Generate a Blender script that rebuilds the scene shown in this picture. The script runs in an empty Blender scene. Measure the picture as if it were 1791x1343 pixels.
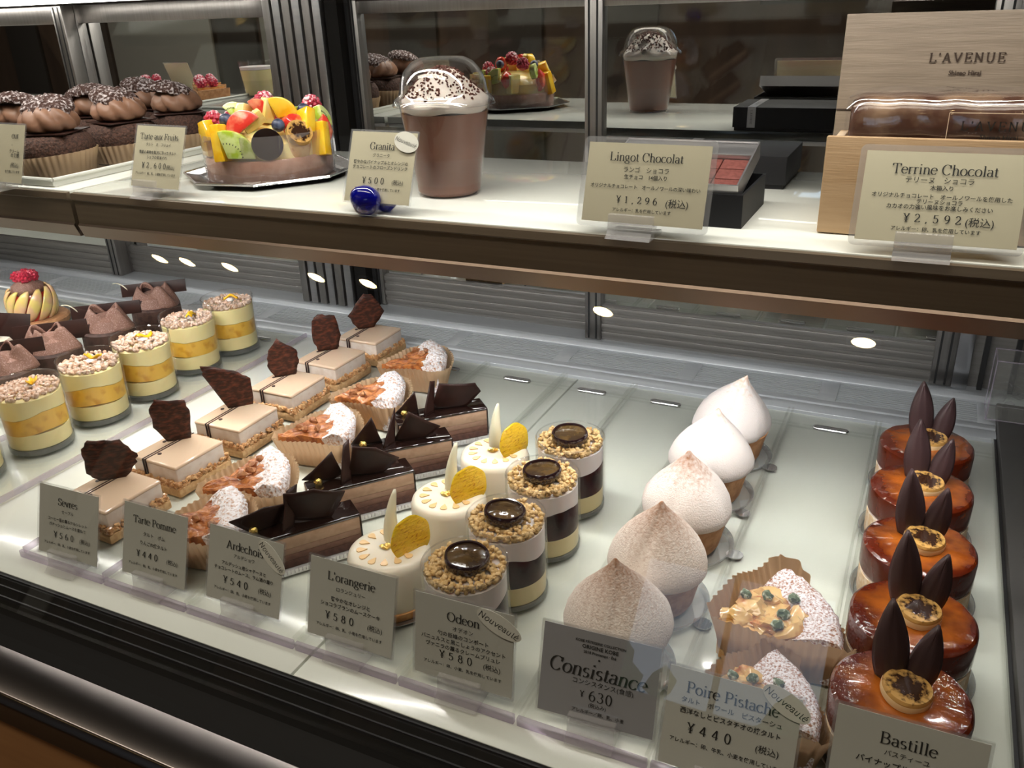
import bpy, bmesh, math, random
from math import sin, cos, pi, radians, sqrt, atan2, hypot
from mathutils import Vector, Matrix, noise
random.seed(7)
SC = bpy.context.scene
COL = SC.collection

# ------------------------------------------------------------------ camera
CW, CH, FPX = 1791, 1343, 1503.24
YAW, PITCH, ROLL = 0.461319, 0.421879, -0.039476
CAMZ = 0.42
_f = Vector((-sin(YAW)*cos(PITCH), cos(YAW)*cos(PITCH), -sin(PITCH)))
_r0 = Vector((cos(YAW), sin(YAW), 0)); _u0 = _r0.cross(_f)
_r = cos(ROLL)*_r0 + sin(ROLL)*_u0; _u = -sin(ROLL)*_r0 + cos(ROLL)*_u0
cam = bpy.data.cameras.new('camera'); camo = bpy.data.objects.new('camera', cam); COL.objects.link(camo)
cam.sensor_fit = 'HORIZONTAL'; cam.sensor_width = 36; cam.lens = FPX/CW*36; cam.clip_start = 0.01
camo.matrix_world = Matrix(((_r.x, _u.x, -_f.x, 0), (_r.y, _u.y, -_f.y, 0), (_r.z, _u.z, -_f.z, CAMZ), (0, 0, 0, 1)))
SC.camera = camo
def ray(px, py): return _f + _r*((px-CW/2)/FPX) - _u*((py-CH/2)/FPX)
def P(px, py, z):                      # pixel -> point on the horizontal plane at height z
    d = ray(px, py); return Vector((0, 0, CAMZ)) + d*((z-CAMZ)/d.z)

# ------------------------------------------------------------------ world, lights, exposure
SC.view_settings.view_transform = 'Standard'; SC.view_settings.look = 'None'
SC.view_settings.exposure = 0.22; SC.view_settings.gamma = 1.0; SC.view_settings.use_curve_mapping = False
W = bpy.data.worlds.new('daylight'); SC.world = W; W.use_nodes = True
bg = W.node_tree.nodes['Background']; bg.inputs[0].default_value = (0.62, 0.78, 1.0, 1); bg.inputs[1].default_value = 1.1
cy = SC.cycles
cy.max_bounces = 10; cy.diffuse_bounces = 3; cy.glossy_bounces = 5; cy.transmission_bounces = 6
cy.transparent_max_bounces = 40; cy.caustics_reflective = False; cy.caustics_refractive = False
cy.sample_clamp_indirect = 4.0; cy.use_denoising = True
ZS = 0.257                              # height of the upper shelf above the deck
def area(name, loc, sx, sy, power, color, rot):
    l = bpy.data.lights.new(name, 'AREA'); l.shape = 'RECTANGLE'; l.size = sx; l.size_y = sy; l.energy = power; l.color = color
    o = bpy.data.objects.new(name, l); o.location = loc; o.rotation_euler = rot; COL.objects.link(o); return o
for k in range(30):
    area('shelf_led_light', (-1.36+.05*k, 0.618, 0.2138), .016, 0.010, .150, (1.0, 0.985, 0.965), (radians(30), 0, 0))
area('top_led_light', (-0.62, 0.60, 0.585), 1.6, 0.02, 5.2, (1.0, 0.965, 0.91), (radians(-2), 0, 0))

area('added_fill_light', (-.7, -.25, 1.735), 2.4, .5, 25.0, (1.0, .89, .74), (radians(12), 0, 0))  # added fill for the dim pastry and card fronts, no known fixture
area('added_fill_light', (-3.9, 1.6, 1.735), 3.0, .6, 110.0, (1.0, .95, .86), (radians(-35), 0, 0))  # added fill that brightens the room mirrored in the left doors

# ------------------------------------------------------------------ materials
MATS = {}
def _nodes(name):
    m = bpy.data.materials.new(name); m.use_nodes = True
    nt = m.node_tree; nt.nodes.clear()
    out = nt.nodes.new('ShaderNodeOutputMaterial'); return m, nt, out
def rgba(c): return (c[0], c[1], c[2], 1.0)
def mat(name, c, r=0.5, metal=0.0, c2=None, ns=120.0, lo=0.42, hi=0.58, bump=0.0, bs=300.0, coat=0.0, sss=0.0, emit=None,
        es=1.0, trans=0.0, ior=1.45, stretch=(1, 1, 1), zr=None, spec=0.5, det=4.0, c3=None, ns3=40.0, lo3=.5, hi3=.65, rad=None):
    """procedural principled material; c2: second colour by noise; zr=(z0,z1): weighs c2 along local height; rad: along local radius; c3: a further noise layer"""
    m, nt, out = _nodes(name); N = nt.nodes.new; L = nt.links.new
    b = N('ShaderNodeBsdfPrincipled'); L(b.outputs[0], out.inputs[0])
    b.inputs['Base Color'].default_value = rgba(c); b.inputs['Roughness'].default_value = r; b.inputs['Metallic'].default_value = metal
    b.inputs['IOR'].default_value = ior; b.inputs['Specular IOR Level'].default_value = spec
    if coat: b.inputs['Coat Weight'].default_value = coat; b.inputs['Coat Roughness'].default_value = 0.06
    if trans: b.inputs['Transmission Weight'].default_value = trans
    if sss:
        b.inputs['Subsurface Weight'].default_value = sss; b.inputs['Subsurface Radius'].default_value = (.006, .004, .003); b.inputs['Subsurface Scale'].default_value = 1.0
    if emit: b.inputs['Emission Color'].default_value = rgba(emit); b.inputs['Emission Strength'].default_value = es
    tc = mp = None
    def coord():
        nonlocal tc, mp
        if tc is None:
            tc = N('ShaderNodeTexCoord'); mp = N('ShaderNodeMapping'); mp.inputs['Scale'].default_value = stretch
            L(tc.outputs['Object'], mp.inputs[0])
        return mp.outputs[0]
    def nz(scale, d=4.0):
        t = N('ShaderNodeTexNoise'); t.inputs['Scale'].default_value = scale; t.inputs['Detail'].default_value = d
        L(coord(), t.inputs['Vector']); return t.outputs[0]
    def ramp(src, a, bb):
        q = N('ShaderNodeMapRange'); q.inputs[1].default_value = a; q.inputs[2].default_value = bb; q.clamp = True
        L(src, q.inputs[0]); return q.outputs[0]
    colo = None
    if c2 is not None:
        src = nz(ns, det)
        if zr or rad:
            coord()
            if zr:
                sx = N('ShaderNodeSeparateXYZ'); L(tc.outputs['Object'], sx.inputs[0]); v = ramp(sx.outputs[2], zr[0], zr[1])
            else:
                cm = N('ShaderNodeVectorMath'); cm.operation = 'MULTIPLY'; cm.inputs[1].default_value = (1, 1, 0); L(tc.outputs['Object'], cm.inputs[0])
                ln = N('ShaderNodeVectorMath'); ln.operation = 'LENGTH'; L(cm.outputs[0], ln.inputs[0]); v = ramp(ln.outputs['Value'], rad[0], rad[1])
            a = N('ShaderNodeMath'); a.operation = 'ADD'; L(src, a.inputs[0]); L(v, a.inputs[1])
            s = N('ShaderNodeMath'); s.operation = 'SUBTRACT'; L(a.outputs[0], s.inputs[0]); s.inputs[1].default_value = 0.5; src = s.outputs[0]
        mx = N('ShaderNodeMix'); mx.data_type = 'RGBA'; L(ramp(src, lo, hi), mx.inputs[0])
        mx.inputs[6].default_value = rgba(c); mx.inputs[7].default_value = rgba(c2); colo = mx.outputs[2]
    if c3 is not None:
        mx = N('ShaderNodeMix'); mx.data_type = 'RGBA'; L(ramp(nz(ns3), lo3, hi3), mx.inputs[0])
        if colo is not None: L(colo, mx.inputs[6])
        else: mx.inputs[6].default_value = rgba(c)
        mx.inputs[7].default_value = rgba(c3); colo = mx.outputs[2]
    if colo is not None: L(colo, b.inputs['Base Color'])
    if bump:
        bp = N('ShaderNodeBump'); bp.inputs['Strength'].default_value = 1.0; bp.inputs['Distance'].default_value = bump
        L(nz(bs, 3.0), bp.inputs['Height']); L(bp.outputs[0], b.inputs['Normal'])
    MATS[name] = m; return m
def thin_glass(name, tint=(1, 1, 1), ior=1.45, rough=0.0, gloss=(1, 1, 1), mult=1.0, haze=None, hz=0.0):
    m, nt, out = _nodes(name); N = nt.nodes.new; L = nt.links.new
    t = N('ShaderNodeBsdfTransparent'); t.inputs[0].default_value = rgba(tint)
    g = N('ShaderNodeBsdfGlossy'); g.inputs[0].default_value = rgba(gloss); g.inputs['Roughness'].default_value = rough
    lw = N('ShaderNodeLayerWeight'); lw.inputs[0].default_value = 0.5      # Schlick's curve, the same from both sides of a face
    pw = N('ShaderNodeMath'); pw.operation = 'POWER'; pw.inputs[1].default_value = 5.0; L(lw.outputs['Facing'], pw.inputs[0])
    f0 = ((ior-1)/(ior+1))**2
    mu = N('ShaderNodeMath'); mu.operation = 'MULTIPLY_ADD'; mu.inputs[1].default_value = (1-f0)*min(mult, 1.0); mu.inputs[2].default_value = f0*mult; mu.use_clamp = True; L(pw.outputs[0], mu.inputs[0])
    mx = N('ShaderNodeMixShader'); L(mu.outputs[0], mx.inputs[0])
    base = t
    if haze:
        d = N('ShaderNodeBsdfDiffuse'); d.inputs[0].default_value = rgba(haze)
        m2 = N('ShaderNodeMixShader'); m2.inputs[0].default_value = hz; L(t.outputs[0], m2.inputs[1]); L(d.outputs[0], m2.inputs[2]); base = m2
    L(base.outputs[0], mx.inputs[1]); L(g.outputs[0], mx.inputs[2]); L(mx.outputs[0], out.inputs[0])
    MATS[name] = m; return m
def paper(name, c, tr=0.35):
    m, nt, out = _nodes(name); N = nt.nodes.new; L = nt.links.new
    d = N('ShaderNodeBsdfDiffuse'); d.inputs[0].default_value = rgba(c)
    t = N('ShaderNodeBsdfTranslucent'); t.inputs[0].default_value = rgba(c)
    mx = N('ShaderNodeMixShader'); mx.inputs[0].default_value = tr; L(d.outputs[0], mx.inputs[1]); L(t.outputs[0], mx.inputs[2])
    g = N('ShaderNodeBsdfGlossy'); g.inputs['Roughness'].default_value = .45
    m3 = N('ShaderNodeMixShader'); m3.inputs[0].default_value = .04; L(mx.outputs[0], m3.inputs[1]); L(g.outputs[0], m3.inputs[2])
    L(m3.outputs[0], out.inputs[0]); MATS[name] = m; return m
def emis(name, c, s):
    m, nt, out = _nodes(name); e = nt.nodes.new('ShaderNodeEmission'); e.inputs[0].default_value = rgba(c); e.inputs[1].default_value = s
    nt.links.new(e.outputs[0], out.inputs[0]); MATS[name] = m; return m

# ------------------------------------------------------------------ mesh builder
_ico = {}
def ico(sub):
    if sub not in _ico:
        bm = bmesh.new(); bmesh.ops.create_icosphere(bm, subdivisions=sub, radius=1)
        _ico[sub] = ([v.co.copy() for v in bm.verts], [[v.index for v in f.verts] for f in bm.faces]); bm.free()
    return _ico[sub]
class MB:
    def __init__(s): s.v = []; s.f = []
    def add(s, vs, fs):
        o = len(s.v); s.v += [tuple(v) for v in vs]; s.f += [[i+o for i in f] for f in fs]; return s
    def box(s, x0, x1, y0, y1, z0, z1, M=None):
        vs = [Vector((x, y, z)) for z in (z0, z1) for y in (y0, y1) for x in (x0, x1)]
        if M: vs = [M @ v for v in vs]
        return s.add(vs, [[0, 2, 3, 1], [4, 5, 7, 6], [0, 1, 5, 4], [2, 6, 7, 3], [0, 4, 6, 2], [1, 3, 7, 5]])
    def lathe(s, prof, n=40, c=(0, 0, 0), fn=None, M=None):
        vs = []; rows = []
        for r, z in prof:
            if r < 1e-6: rows.append([len(vs)]); vs.append(Vector((c[0], c[1], c[2]+z)))
            else:
                row = []
                for k in range(n):
                    a = 2*pi*k/n; rr, zz = (r, z) if fn is None else fn(r, z, a)
                    row.append(len(vs)); vs.append(Vector((c[0]+rr*cos(a), c[1]+rr*sin(a), c[2]+zz)))
                rows.append(row)
        fs = []
        for a, b in zip(rows, rows[1:]):
            if len(a) == 1 and len(b) == 1: continue
            for k in range(n):
                k2 = (k+1) % n
                if len(a) == 1: fs.append([a[0], b[k2], b[k]])
                elif len(b) == 1: fs.append([a[k], a[k2], b[0]])
                else: fs.append([a[k], a[k2], b[k2], b[k]])
        if M: vs = [M @ v for v in vs]
        return s.add(vs, fs)
    def prism(s, poly, z0, z1, M=None):
        n = len(poly); vs = [Vector((x, y, z0)) for x, y in poly] + [Vector((x, y, z1)) for x, y in poly]
        if M: vs = [M @ v for v in vs]
        return s.add(vs, [list(range(n))[::-1], list(range(n, 2*n))] + [[i, (i+1) % n, n+(i+1) % n, n+i] for i in range(n)])
    def extrude_x(s, prof, x0, x1):                      # closed (y,z) profile run along x
        n = len(prof); vs = [(x0, y, z) for y, z in prof] + [(x1, y, z) for y, z in prof]
        return s.add(vs, [list(range(n)), list(range(n, 2*n))[::-1]] + [[i, (i+1) % n, n+(i+1) % n, n+i] for i in range(n)])
    def tube(s, pts, r, n=6):
        pts = [Vector(p) for p in pts]; vs = []; fs = []; m = len(pts)
        for i, p in enumerate(pts):
            t = (pts[min(i+1, m-1)] - pts[max(i-1, 0)]).normalized()
            a = t.cross(Vector((0, 0, 1)));
            if a.length < 1e-3: a = Vector((1, 0, 0))
            a.normalize(); b = t.cross(a); rr = r[i] if isinstance(r, (list, tuple)) else r
            vs += [p + rr*(cos(2*pi*k/n)*a + sin(2*pi*k/n)*b) for k in range(n)]
        for i in range(m-1):
            fs += [[i*n+k, i*n+(k+1) % n, (i+1)*n+(k+1) % n, (i+1)*n+k] for k in range(n)]
        fs += [list(range(n))[::-1], [(m-1)*n+k for k in range(n)]]
        return s.add(vs, fs)
    def blob(s, c, r, sub=1, jit=0.0, seed=0, M=None):
        vs, fs = ico(sub); rx, ry, rz = (r, r, r) if not isinstance(r, (tuple, list)) else r
        out = []
        for v in vs:
            k = 1 + jit*noise.noise(v*1.7 + Vector((seed*3.1, seed*1.7, seed)))
            q = Vector((v.x*rx*k, v.y*ry*k, v.z*rz*k))
            if M: q = M @ q
            out.append(q + Vector(c))
        return s.add(out, fs)
    def grid(s, fn, nu, nv, cu=False, cv=False):
        vs = [fn(i/(nu if cu else nu-1), j/(nv if cv else nv-1)) for i in range(nu) for j in range(nv)]
        fs = [[i*nv+j, ((i+1) % nu)*nv+j, ((i+1) % nu)*nv+(j+1) % nv, i*nv+(j+1) % nv] for i in range(nu if cu else nu-1) for j in range(nv if cv else nv-1)]
        return s.add(vs, fs)
    def build(s, name, m, parent=None, loc=(0, 0, 0), rot=(0, 0, 0), smooth=35, bevel=0.0, solid=0.0, seg=2):
        me = bpy.data.meshes.new(name); me.from_pydata(s.v, [], s.f)
        bm = bmesh.new(); bm.from_mesh(me)
        bmesh.ops.remove_doubles(bm, verts=bm.verts, dist=1e-7)
        bmesh.ops.recalc_face_normals(bm, faces=bm.faces)
        if bevel:
            es = [e for e in bm.edges if len(e.link_faces) == 2 and e.calc_face_angle(0) > radians(30)]
            bmesh.ops.bevel(bm, geom=es, offset=bevel, segments=seg, affect='EDGES', profile=0.5, clamp_overlap=True)
        bm.to_mesh(me); bm.free()
        if smooth:
            me.polygons.foreach_set('use_smooth', [True]*len(me.polygons)); me.set_sharp_from_angle(angle=radians(smooth))
        me.materials.append(MATS[m] if isinstance(m, str) else m)
        o = bpy.data.objects.new(name, me); COL.objects.link(o); o.location = loc; o.rotation_euler = rot
        if parent: o.parent = parent
        if solid:
            md = o.modifiers.new('thickness', 'SOLIDIFY'); md.thickness = solid; md.offset = 0
        return o
def tag(o, label, cat, group=None, kind=None):
    if label: o['label'] = label
    if cat: o['category'] = cat
    if group: o['group'] = group
    if kind: o['kind'] = kind
    return o
def thing(name, label, cat, loc=(0, 0, 0), rz=0.0, group=None):
    o = bpy.data.objects.new(name, None); COL.objects.link(o); o.empty_display_size = .02
    o.location = loc; o.rotation_euler = (0, 0, rz); return tag(o, label, cat, group)
def kids(o): return [c for c in bpy.data.objects if c.parent == o]
def copy_tree(o, parent=None):
    c = o.copy(); COL.objects.link(c); c.parent = parent
    for ch in KIDS.get(o.name) or kids(o): copy_tree(ch, c)
    return c
KIDS = {}
def place_all(proto, spots, group):
    """spots: (x, y, z, rz, label); the first uses the prototype itself"""
    kl = {}
    def walk(o):
        ks = kids(o); KIDS[o.name] = ks
        for k in ks: walk(k)
    walk(proto); out = []
    for i, (x, y, z, rz, label) in enumerate(spots):
        o = proto if i == 0 else copy_tree(proto)
        o.location = (x, y, z); o.rotation_euler = (0, 0, rz); o['label'] = label; o['group'] = group; out.append(o)
    return out
def struct(o): o['kind'] = 'structure'; return o
RZ = lambda a: Matrix.Rotation(a, 4, 'Z')
T = lambda x, y, z: Matrix.Translation((x, y, z))
RX = lambda a: Matrix.Rotation(a, 4, 'X')
RY = lambda a: Matrix.Rotation(a, 4, 'Y')

# ---- material list
mat('deck_white', (.82, .84, .77), .12, coat=.3)
mat('shelf_white', (.86, .87, .80), .06, coat=.6)
mat('steel', (.50, .50, .51), .32, 1.0, c2=(.58, .57, .56), ns=8, lo=.3, hi=.7, stretch=(1, 30, 30))
mat('steel_satin', (.58, .61, .65), .38, .45, c2=(.64, .67, .70), ns=8, lo=.3, hi=.7, stretch=(1, 30, 30))
mat('steel_trim', (.20, .18, .168), .30, 1.0)
_b = [n for n in MATS['steel_trim'].node_tree.nodes if n.type == 'BSDF_PRINCIPLED'][0]; _t = MATS['steel_trim'].node_tree.nodes.new('ShaderNodeTangent')
_t.direction_type = 'RADIAL'; _t.axis = 'X'; _b.inputs['Anisotropic'].default_value = .9; _b.inputs['Anisotropic Rotation'].default_value = .25; MATS['steel_trim'].node_tree.links.new(_t.outputs[0], _b.inputs['Tangent'])   # brushed along its length
mat('steel_dark', (.30, .285, .27), .38, 1.0, c2=(.36, .34, .325), ns=10, lo=.3, hi=.7, stretch=(30, 30, 1))
mat('steel_bright', (.72, .72, .74), .22, 1.0)
mat('alu_panel', (.24, .225, .212), .40, .6, c2=(.31, .295, .28), ns=6, lo=.3, hi=.7, stretch=(1, 40, 60))
mat('bronze', (.165, .125, .084), .36, .45, c2=(.20, .152, .105), ns=5, lo=.3, hi=.7, stretch=(1, 60, 60))
mat('bronze_light', (.20, .15, .12), .36, 1.0)
mat('mirror', (.75, .76, .75), .012, 1.0)
mat('black_plastic', (.010, .0095, .009), .5, spec=.10)
mat('rail_grey', (.050, .047, .045), .5)
mat('black_matte', (.012, .012, .013), .55)
mat('slot_dark', (.01, .01, .012), .7)
mat('wood_front', (.42, .21, .08), .5, c2=(.34, .16, .06), ns=9, lo=.3, hi=.7, stretch=(1, 1, 8))
mat('wall_brown', (.10, .065, .045), .7, c2=(.065, .042, .03), ns=2, lo=.35, hi=.65, stretch=(4, 1, .4))
mat('wall_pale', (.42, .42, .38), .7)
mat('wall_dark', (.05, .045, .04), .7)
mat('ceiling_paint', (.16, .15, .14), .8)
mat('floor_wood', (.13, .075, .04), .4, c2=(.09, .05, .028), ns=6, lo=.3, hi=.7, stretch=(1, 10, 1))
thin_glass('front_pane', (.985, .99, .985), 1.45)
thin_glass('clear_glass', (.99, .99, .985), 1.5, .02, mult=.75)
thin_glass('glass_foot', (.62, .65, .62), 1.6, .04, mult=2.0, haze=(.45, .47, .45), hz=.25)
thin_glass('clear_plastic', (.975, .975, .98), 1.5, .03, mult=.8)
thin_glass('dome_plastic', (.97, .97, .98), 1.6, .03, mult=1.6)
thin_glass('acrylic', (.98, .985, .975), 1.5, .10, haze=(.80, .80, .78), hz=.03)
thin_glass('stand_clear', (.965, .96, .965), 1.5, .05, mult=1.6, haze=(.95, .93, .93), hz=.16)
thin_glass('acrylic_edge', (.88, .84, .90), 1.5, .06, haze=(.70, .64, .74), hz=.22)
thin_glass('sleeve', (.96, .96, .96), 1.45, .06, haze=(.8, .8, .8), hz=.06)
emis('led_strip', (1.0, .95, .88), 14.0)
emis('lamp_disc', (1.0, .70, .34), 60.0)
mat('card_cream', (.80, .725, .49), .45)
mat('card_pale', (.74, .73, .64), .45)
mat('card_grey', (.40, .395, .42), .4)
mat('ink', (.018, .018, .016), .6)
mat('ink_brown', (.05, .03, .02), .7)
mat('sticker', (.68, .66, .58), .5)
mat('dish_plastic', (.62, .62, .63), .14, .9)
thin_glass('dish_clear', (.82, .83, .84), 1.6, .05, mult=2.6, haze=(.66, .66, .67), hz=.22)
mat('silver_board', (.82, .82, .83), .14, 1.0, bump=.0006, bs=160)
mat('gold_board', (.80, .58, .25), .2, 1.0)
mat('choc_dark', (.022, .008, .006), .42, c2=(.032, .011, .008), ns=60, spec=.35)
mat('choc_bark', (.034, .011, .007), .45, c2=(.13, .036, .018), ns=130, lo=.45, hi=.68, bump=.0016, bs=110, stretch=(1, 1, 2.5), spec=.35)
mat('choc_leaf', (.050, .027, .028), .36, bump=.0002, bs=80, stretch=(6, 6, 1))
mat('choc_glaze', (.012, .005, .004), .05, coat=1.0)
mat('choc_cake', (.038, .017, .011), .8, c2=(.085, .038, .025), ns=420, bump=.0028, bs=330)
mat('choc_cream', (.235, .120, .073), .45, sss=.1, c2=(.265, .138, .086), ns=60)
mat('choc_cream_pink', (.23, .115, .082), .6, c2=(.52, .36, .32), ns=700, lo=.52, hi=.80, bump=.0004, bs=400)
mat('crackle', (.060, .024, .016), .75, c2=(.70, .62, .62), ns=300, lo=.50, hi=.66, bump=.005, bs=300, det=8)
mat('drink', (.165, .070, .046), .34, coat=.3)
mat('whip', (.74, .65, .55), .5, sss=.25)
mat('cocoa_bits', (.10, .028, .016), .7)
mat('caramel', (.46, .12, .010), .12, c2=(.10, .012, .003), ns=60, lo=.34, hi=.86, coat=1.0, bump=.0011, bs=130, rad=(-.004, .042), sss=.1)
mat('sponge', (.74, .53, .32), .8, c2=(.86, .72, .56), ns=160, bump=.0008, bs=300)
mat('cream_line', (.85, .76, .68), .6)
mat('banana', (.60, .34, .10), .16, c2=(.035, .012, .005), ns=330, lo=.60, hi=.82, coat=1.0, bump=.0007, bs=170, stretch=(1, 1, .3), rad=(.025, .003), det=8)
mat('banana_side', (.82, .60, .32), .3)
mat('meringue_white', (.78, .71, .68), .75, sss=.1, bump=.0005, bs=800, c2=(.70, .46, .34), ns=260, lo=.74, hi=1.12, zr=(.03, .09), det=8)
mat('meringue_tan', (.82, .735, .69), .8, sss=.1, bump=.0006, bs=800, c2=(.46, .21, .10), ns=330, lo=.60, hi=1.16, zr=(.028, .085), det=8)
mat('meringue_brown', (.88, .77, .69), .85, bump=.0007, bs=800, c2=(.40, .18, .085), ns=420, lo=.44, hi=1.22, zr=(.026, .085), det=9)
mat('tart_shell', (.42, .20, .085), .6, c2=(.55, .29, .14), ns=130, bump=.0004, bs=500)
mat('crust_sugar', (.34, .135, .065), .7, c2=(.86, .81, .84), ns=620, lo=.35, hi=.56, bump=.0022, bs=330, det=9)
mat('crust_sugar_heavy', (.50, .26, .14), .75, c2=(.88, .84, .86), ns=420, lo=.31, hi=.52, bump=.0030, bs=230, det=9)
mat('custard_tart', (.80, .50, .20), .25, c2=(.62, .26, .07), ns=90, lo=.45, hi=.65, coat=.7, bump=.0012, bs=130)
mat('apple_top', (.52, .19, .052), .34, c2=(.28, .08, .024), ns=170, lo=.42, hi=.62, coat=.5, bump=.0025, bs=150, stretch=(1, 2, 1))
mat('pear', (.78, .50, .20), .16, c2=(.50, .17, .045), ns=110, lo=.50, hi=.70, coat=.8, sss=.25)
mat('pistachio', (.09, .115, .045), .6, c2=(.52, .56, .44), ns=240, lo=.5, hi=.62)
mat('nut', (.34, .13, .055), .45, c2=(.50, .24, .11), ns=200)
paper('baking_paper', (.74, .53, .33), .40)
paper('baking_paper_brown', (.60, .40, .24), .40)
mat('custard', (.83, .70, .38), .4, sss=.2)
mat('compote', (.014, .002, .005), .3, c2=(.040, .004, .008), ns=60, spec=.15)
mat('mousse_white', (.84, .76, .74), .55, sss=.2)
mat('crumble', (.62, .40, .16), .75, c2=(.74, .52, .26), ns=200, bump=.0005, bs=500)
mat('crumble_pink', (.60, .37, .245), .8, c2=(.78, .60, .50), ns=200, bump=.0005, bs=500)
mat('plum_skin', (.022, .008, .010), .12, coat=.8)
mat('plum_jelly', (.10, .058, .02), .06, c2=(.045, .025, .012), ns=70, coat=1.0, bump=.0004, bs=200)
mat('mango_cream', (.93, .79, .40), .45, sss=.25)
mat('mango_jam', (.84, .50, .07), .3, c2=(.66, .33, .03), ns=75, lo=.52, hi=.66, sss=.2)
mat('orange_peel', (.95, .50, .02), .2, coat=.5, sss=.2)
mat('mousse_ivory', (.86, .78, .64), .3, sss=.2, coat=.2)
mat('biscuit', (.60, .27, .09), .7, c2=(.70, .38, .15), ns=180)
mat('orange_drop', (.92, .62, .30), .2, coat=.5)
mat('candied_orange', (1.0, .60, .03), .16, c2=(.55, .17, .01), ns=300, lo=.58, hi=.70, coat=.9, sss=.5, bump=.0012, bs=200, stretch=(1, 3, 1), det=8)
mat('white_choc', (.88, .80, .58), .35, sss=.3)
mat('gold_leaf', (.85, .60, .18), .25, 1.0, bump=.002, bs=300)
mat('mousse_tan', (.52, .34, .23), .55, c2=(.46, .29, .19), ns=150)
mat('mousse_mid', (.34, .205, .14), .6, c2=(.29, .17, .115), ns=150)
mat('mousse_dark', (.15, .072, .05), .6, c2=(.19, .095, .065), ns=150)
mat('choc_sponge', (.075, .034, .024), .7, c2=(.11, .05, .036), ns=260)
mat('silver_foil', (.84, .84, .85), .30, .55, bump=.0004, bs=200)
mat('glaze_latte', (.72, .53, .38), .10, coat=.5, sss=.1)
mat('mousse_block', (.76, .66, .58), .55, c2=(.68, .56, .47), ns=90, sss=.2)
mat('praline', (.46, .22, .085), .35, c2=(.66, .40, .19), ns=220, coat=.4)
mat('sponge_tan', (.62, .40, .20), .8, c2=(.52, .31, .14), ns=200, bump=.0006, bs=350)
mat('peach', (.88, .66, .20), .22, c2=(.86, .52, .30), ns=50, coat=.6, sss=.3)
mat('raspberry', (.52, .03, .065), .28, coat=.4, sss=.2)
mat('raspberry_sugar', (.50, .04, .08), .5, c2=(.90, .72, .76), ns=300, lo=.52, hi=.66, zr=(-.012, .022))
mat('choc_drum', (.045, .020, .014), .65, c2=(.075, .036, .026), ns=200)
mat('kiwi', (.42, .56, .05), .16, c2=(.66, .74, .30), ns=80, coat=.8, sss=.3)
mat('kiwi_seed', (.03, .03, .02), .5)
mat('mango', (.92, .52, .015), .16, c2=(.95, .62, .05), ns=60, coat=.8, sss=.3)
mat('blueberry', (.022, .028, .06), .38, c2=(.09, .11, .18), ns=120)
mat('strawberry', (.70, .045, .03), .16, c2=(.85, .40, .22), ns=70, lo=.5, hi=.75, coat=.8, sss=.2)
mat('pineapple', (.88, .76, .34), .2, c2=(.90, .66, .20), ns=60, coat=.8, sss=.3)
mat('tart_side', (.46, .215, .125), .5, c2=(.54, .28, .18), ns=120, coat=.2)
thin_glass('collar', (.93, .91, .92), 1.55, .05, mult=2.2, haze=(.85, .80, .80), hz=.13)
mat('cobalt_glass', (.002, .006, .42), .03, coat=1.0, trans=.6, ior=1.5)
mat('box_black', (.011, .011, .013), .55, spec=.3)
mat('box_silver', (.66, .65, .67), .28, .9)
mat('ganache', (.135, .034, .026), .75, c2=(.18, .05, .04), ns=300)
mat('wood_pale', (.47, .315, .18), .5, c2=(.40, .255, .135), ns=16, lo=.35, hi=.72, stretch=(1, 4, 14), bump=.0002, bs=60, det=8)
mat('wood_grey', (.285, .222, .165), .5, c2=(.20, .152, .11), ns=14, lo=.35, hi=.75, stretch=(1, 4, 18), bump=.0002, bs=60, det=8)
mat('wood_edge', (.80, .62, .44), .5)
mat('wrapped', (.10, .048, .03), .22, c2=(.46, .31, .19), ns=26, lo=.42, hi=.70, coat=1.0, bump=.004, bs=28)
thin_glass('cellophane', (.96, .95, .97), 1.5, .05, mult=1.7)
mat('green_leaf', (.06, .14, .04), .6, c2=(.10, .22, .06), ns=12)

# ------------------------------------------------------------------ the shop around the case
struct(MB().box(-8, 5, -3.4, 4, -.92, -.85).build('floor', 'floor_wood'))
ce = struct(MB().box(-8, 5, -3.4, 4, 1.75, 1.85).build('ceiling', 'ceiling_paint'))
wf = MB()
for x0, x1, z0, z1 in ((-8, -.95, -.85, 1.75), (-.08, 5, -.85, 1.75), (-.95, -.08, -.85, .34), (-.95, -.08, .98, 1.75)): wf.box(x0, x1, -3.1, -3.0, z0, z1)
wf = struct(wf.build('wall_front', 'wall_brown'))
for k in range(9):
    MB().box(-7.6+k*.72, -7.25+k*.72, -2.998, -2.965, -.85, 1.6).build('panel', 'wall_dark', wf, bevel=.004)
for x0, x1 in ((-5.75, -4.75), (-4.30, -4.12)):
    MB().box(x0, x1, -2.962, -2.94, -.85, 1.7).build('panel', 'wall_pale', wf, bevel=.004)
win = struct(bpy.data.objects.new('window_1', None)); COL.objects.link(win); win.location = (-.515, -3.0, .34)
fr = MB()
for a in ((-.435, -.41, 0, .64), (.41, .435, 0, .64), (-.435, .435, 0, .025), (-.435, .435, .615, .64), (-.012, .012, 0, .64)): fr.box(a[0], a[1], -.06, -.02, a[2], a[3])
fr.build('window_frame', 'wall_dark', win); MB().box(-.41, .41, -.043, -.038, .025, .615).build('pane', 'front_pane', win)
struct(MB().box(-8.1, -8.0, -3.4, 4, -.85, 1.75).build('wall_left', 'wall_brown'))
struct(MB().box(5.0, 5.1, -3.4, 4, -.85, 1.75).build('wall_right', 'wall_dark'))
struct(MB().box(-8, 5, 3.6, 3.7, -.85, 1.75).build('wall_back', 'wall_dark'))
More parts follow.
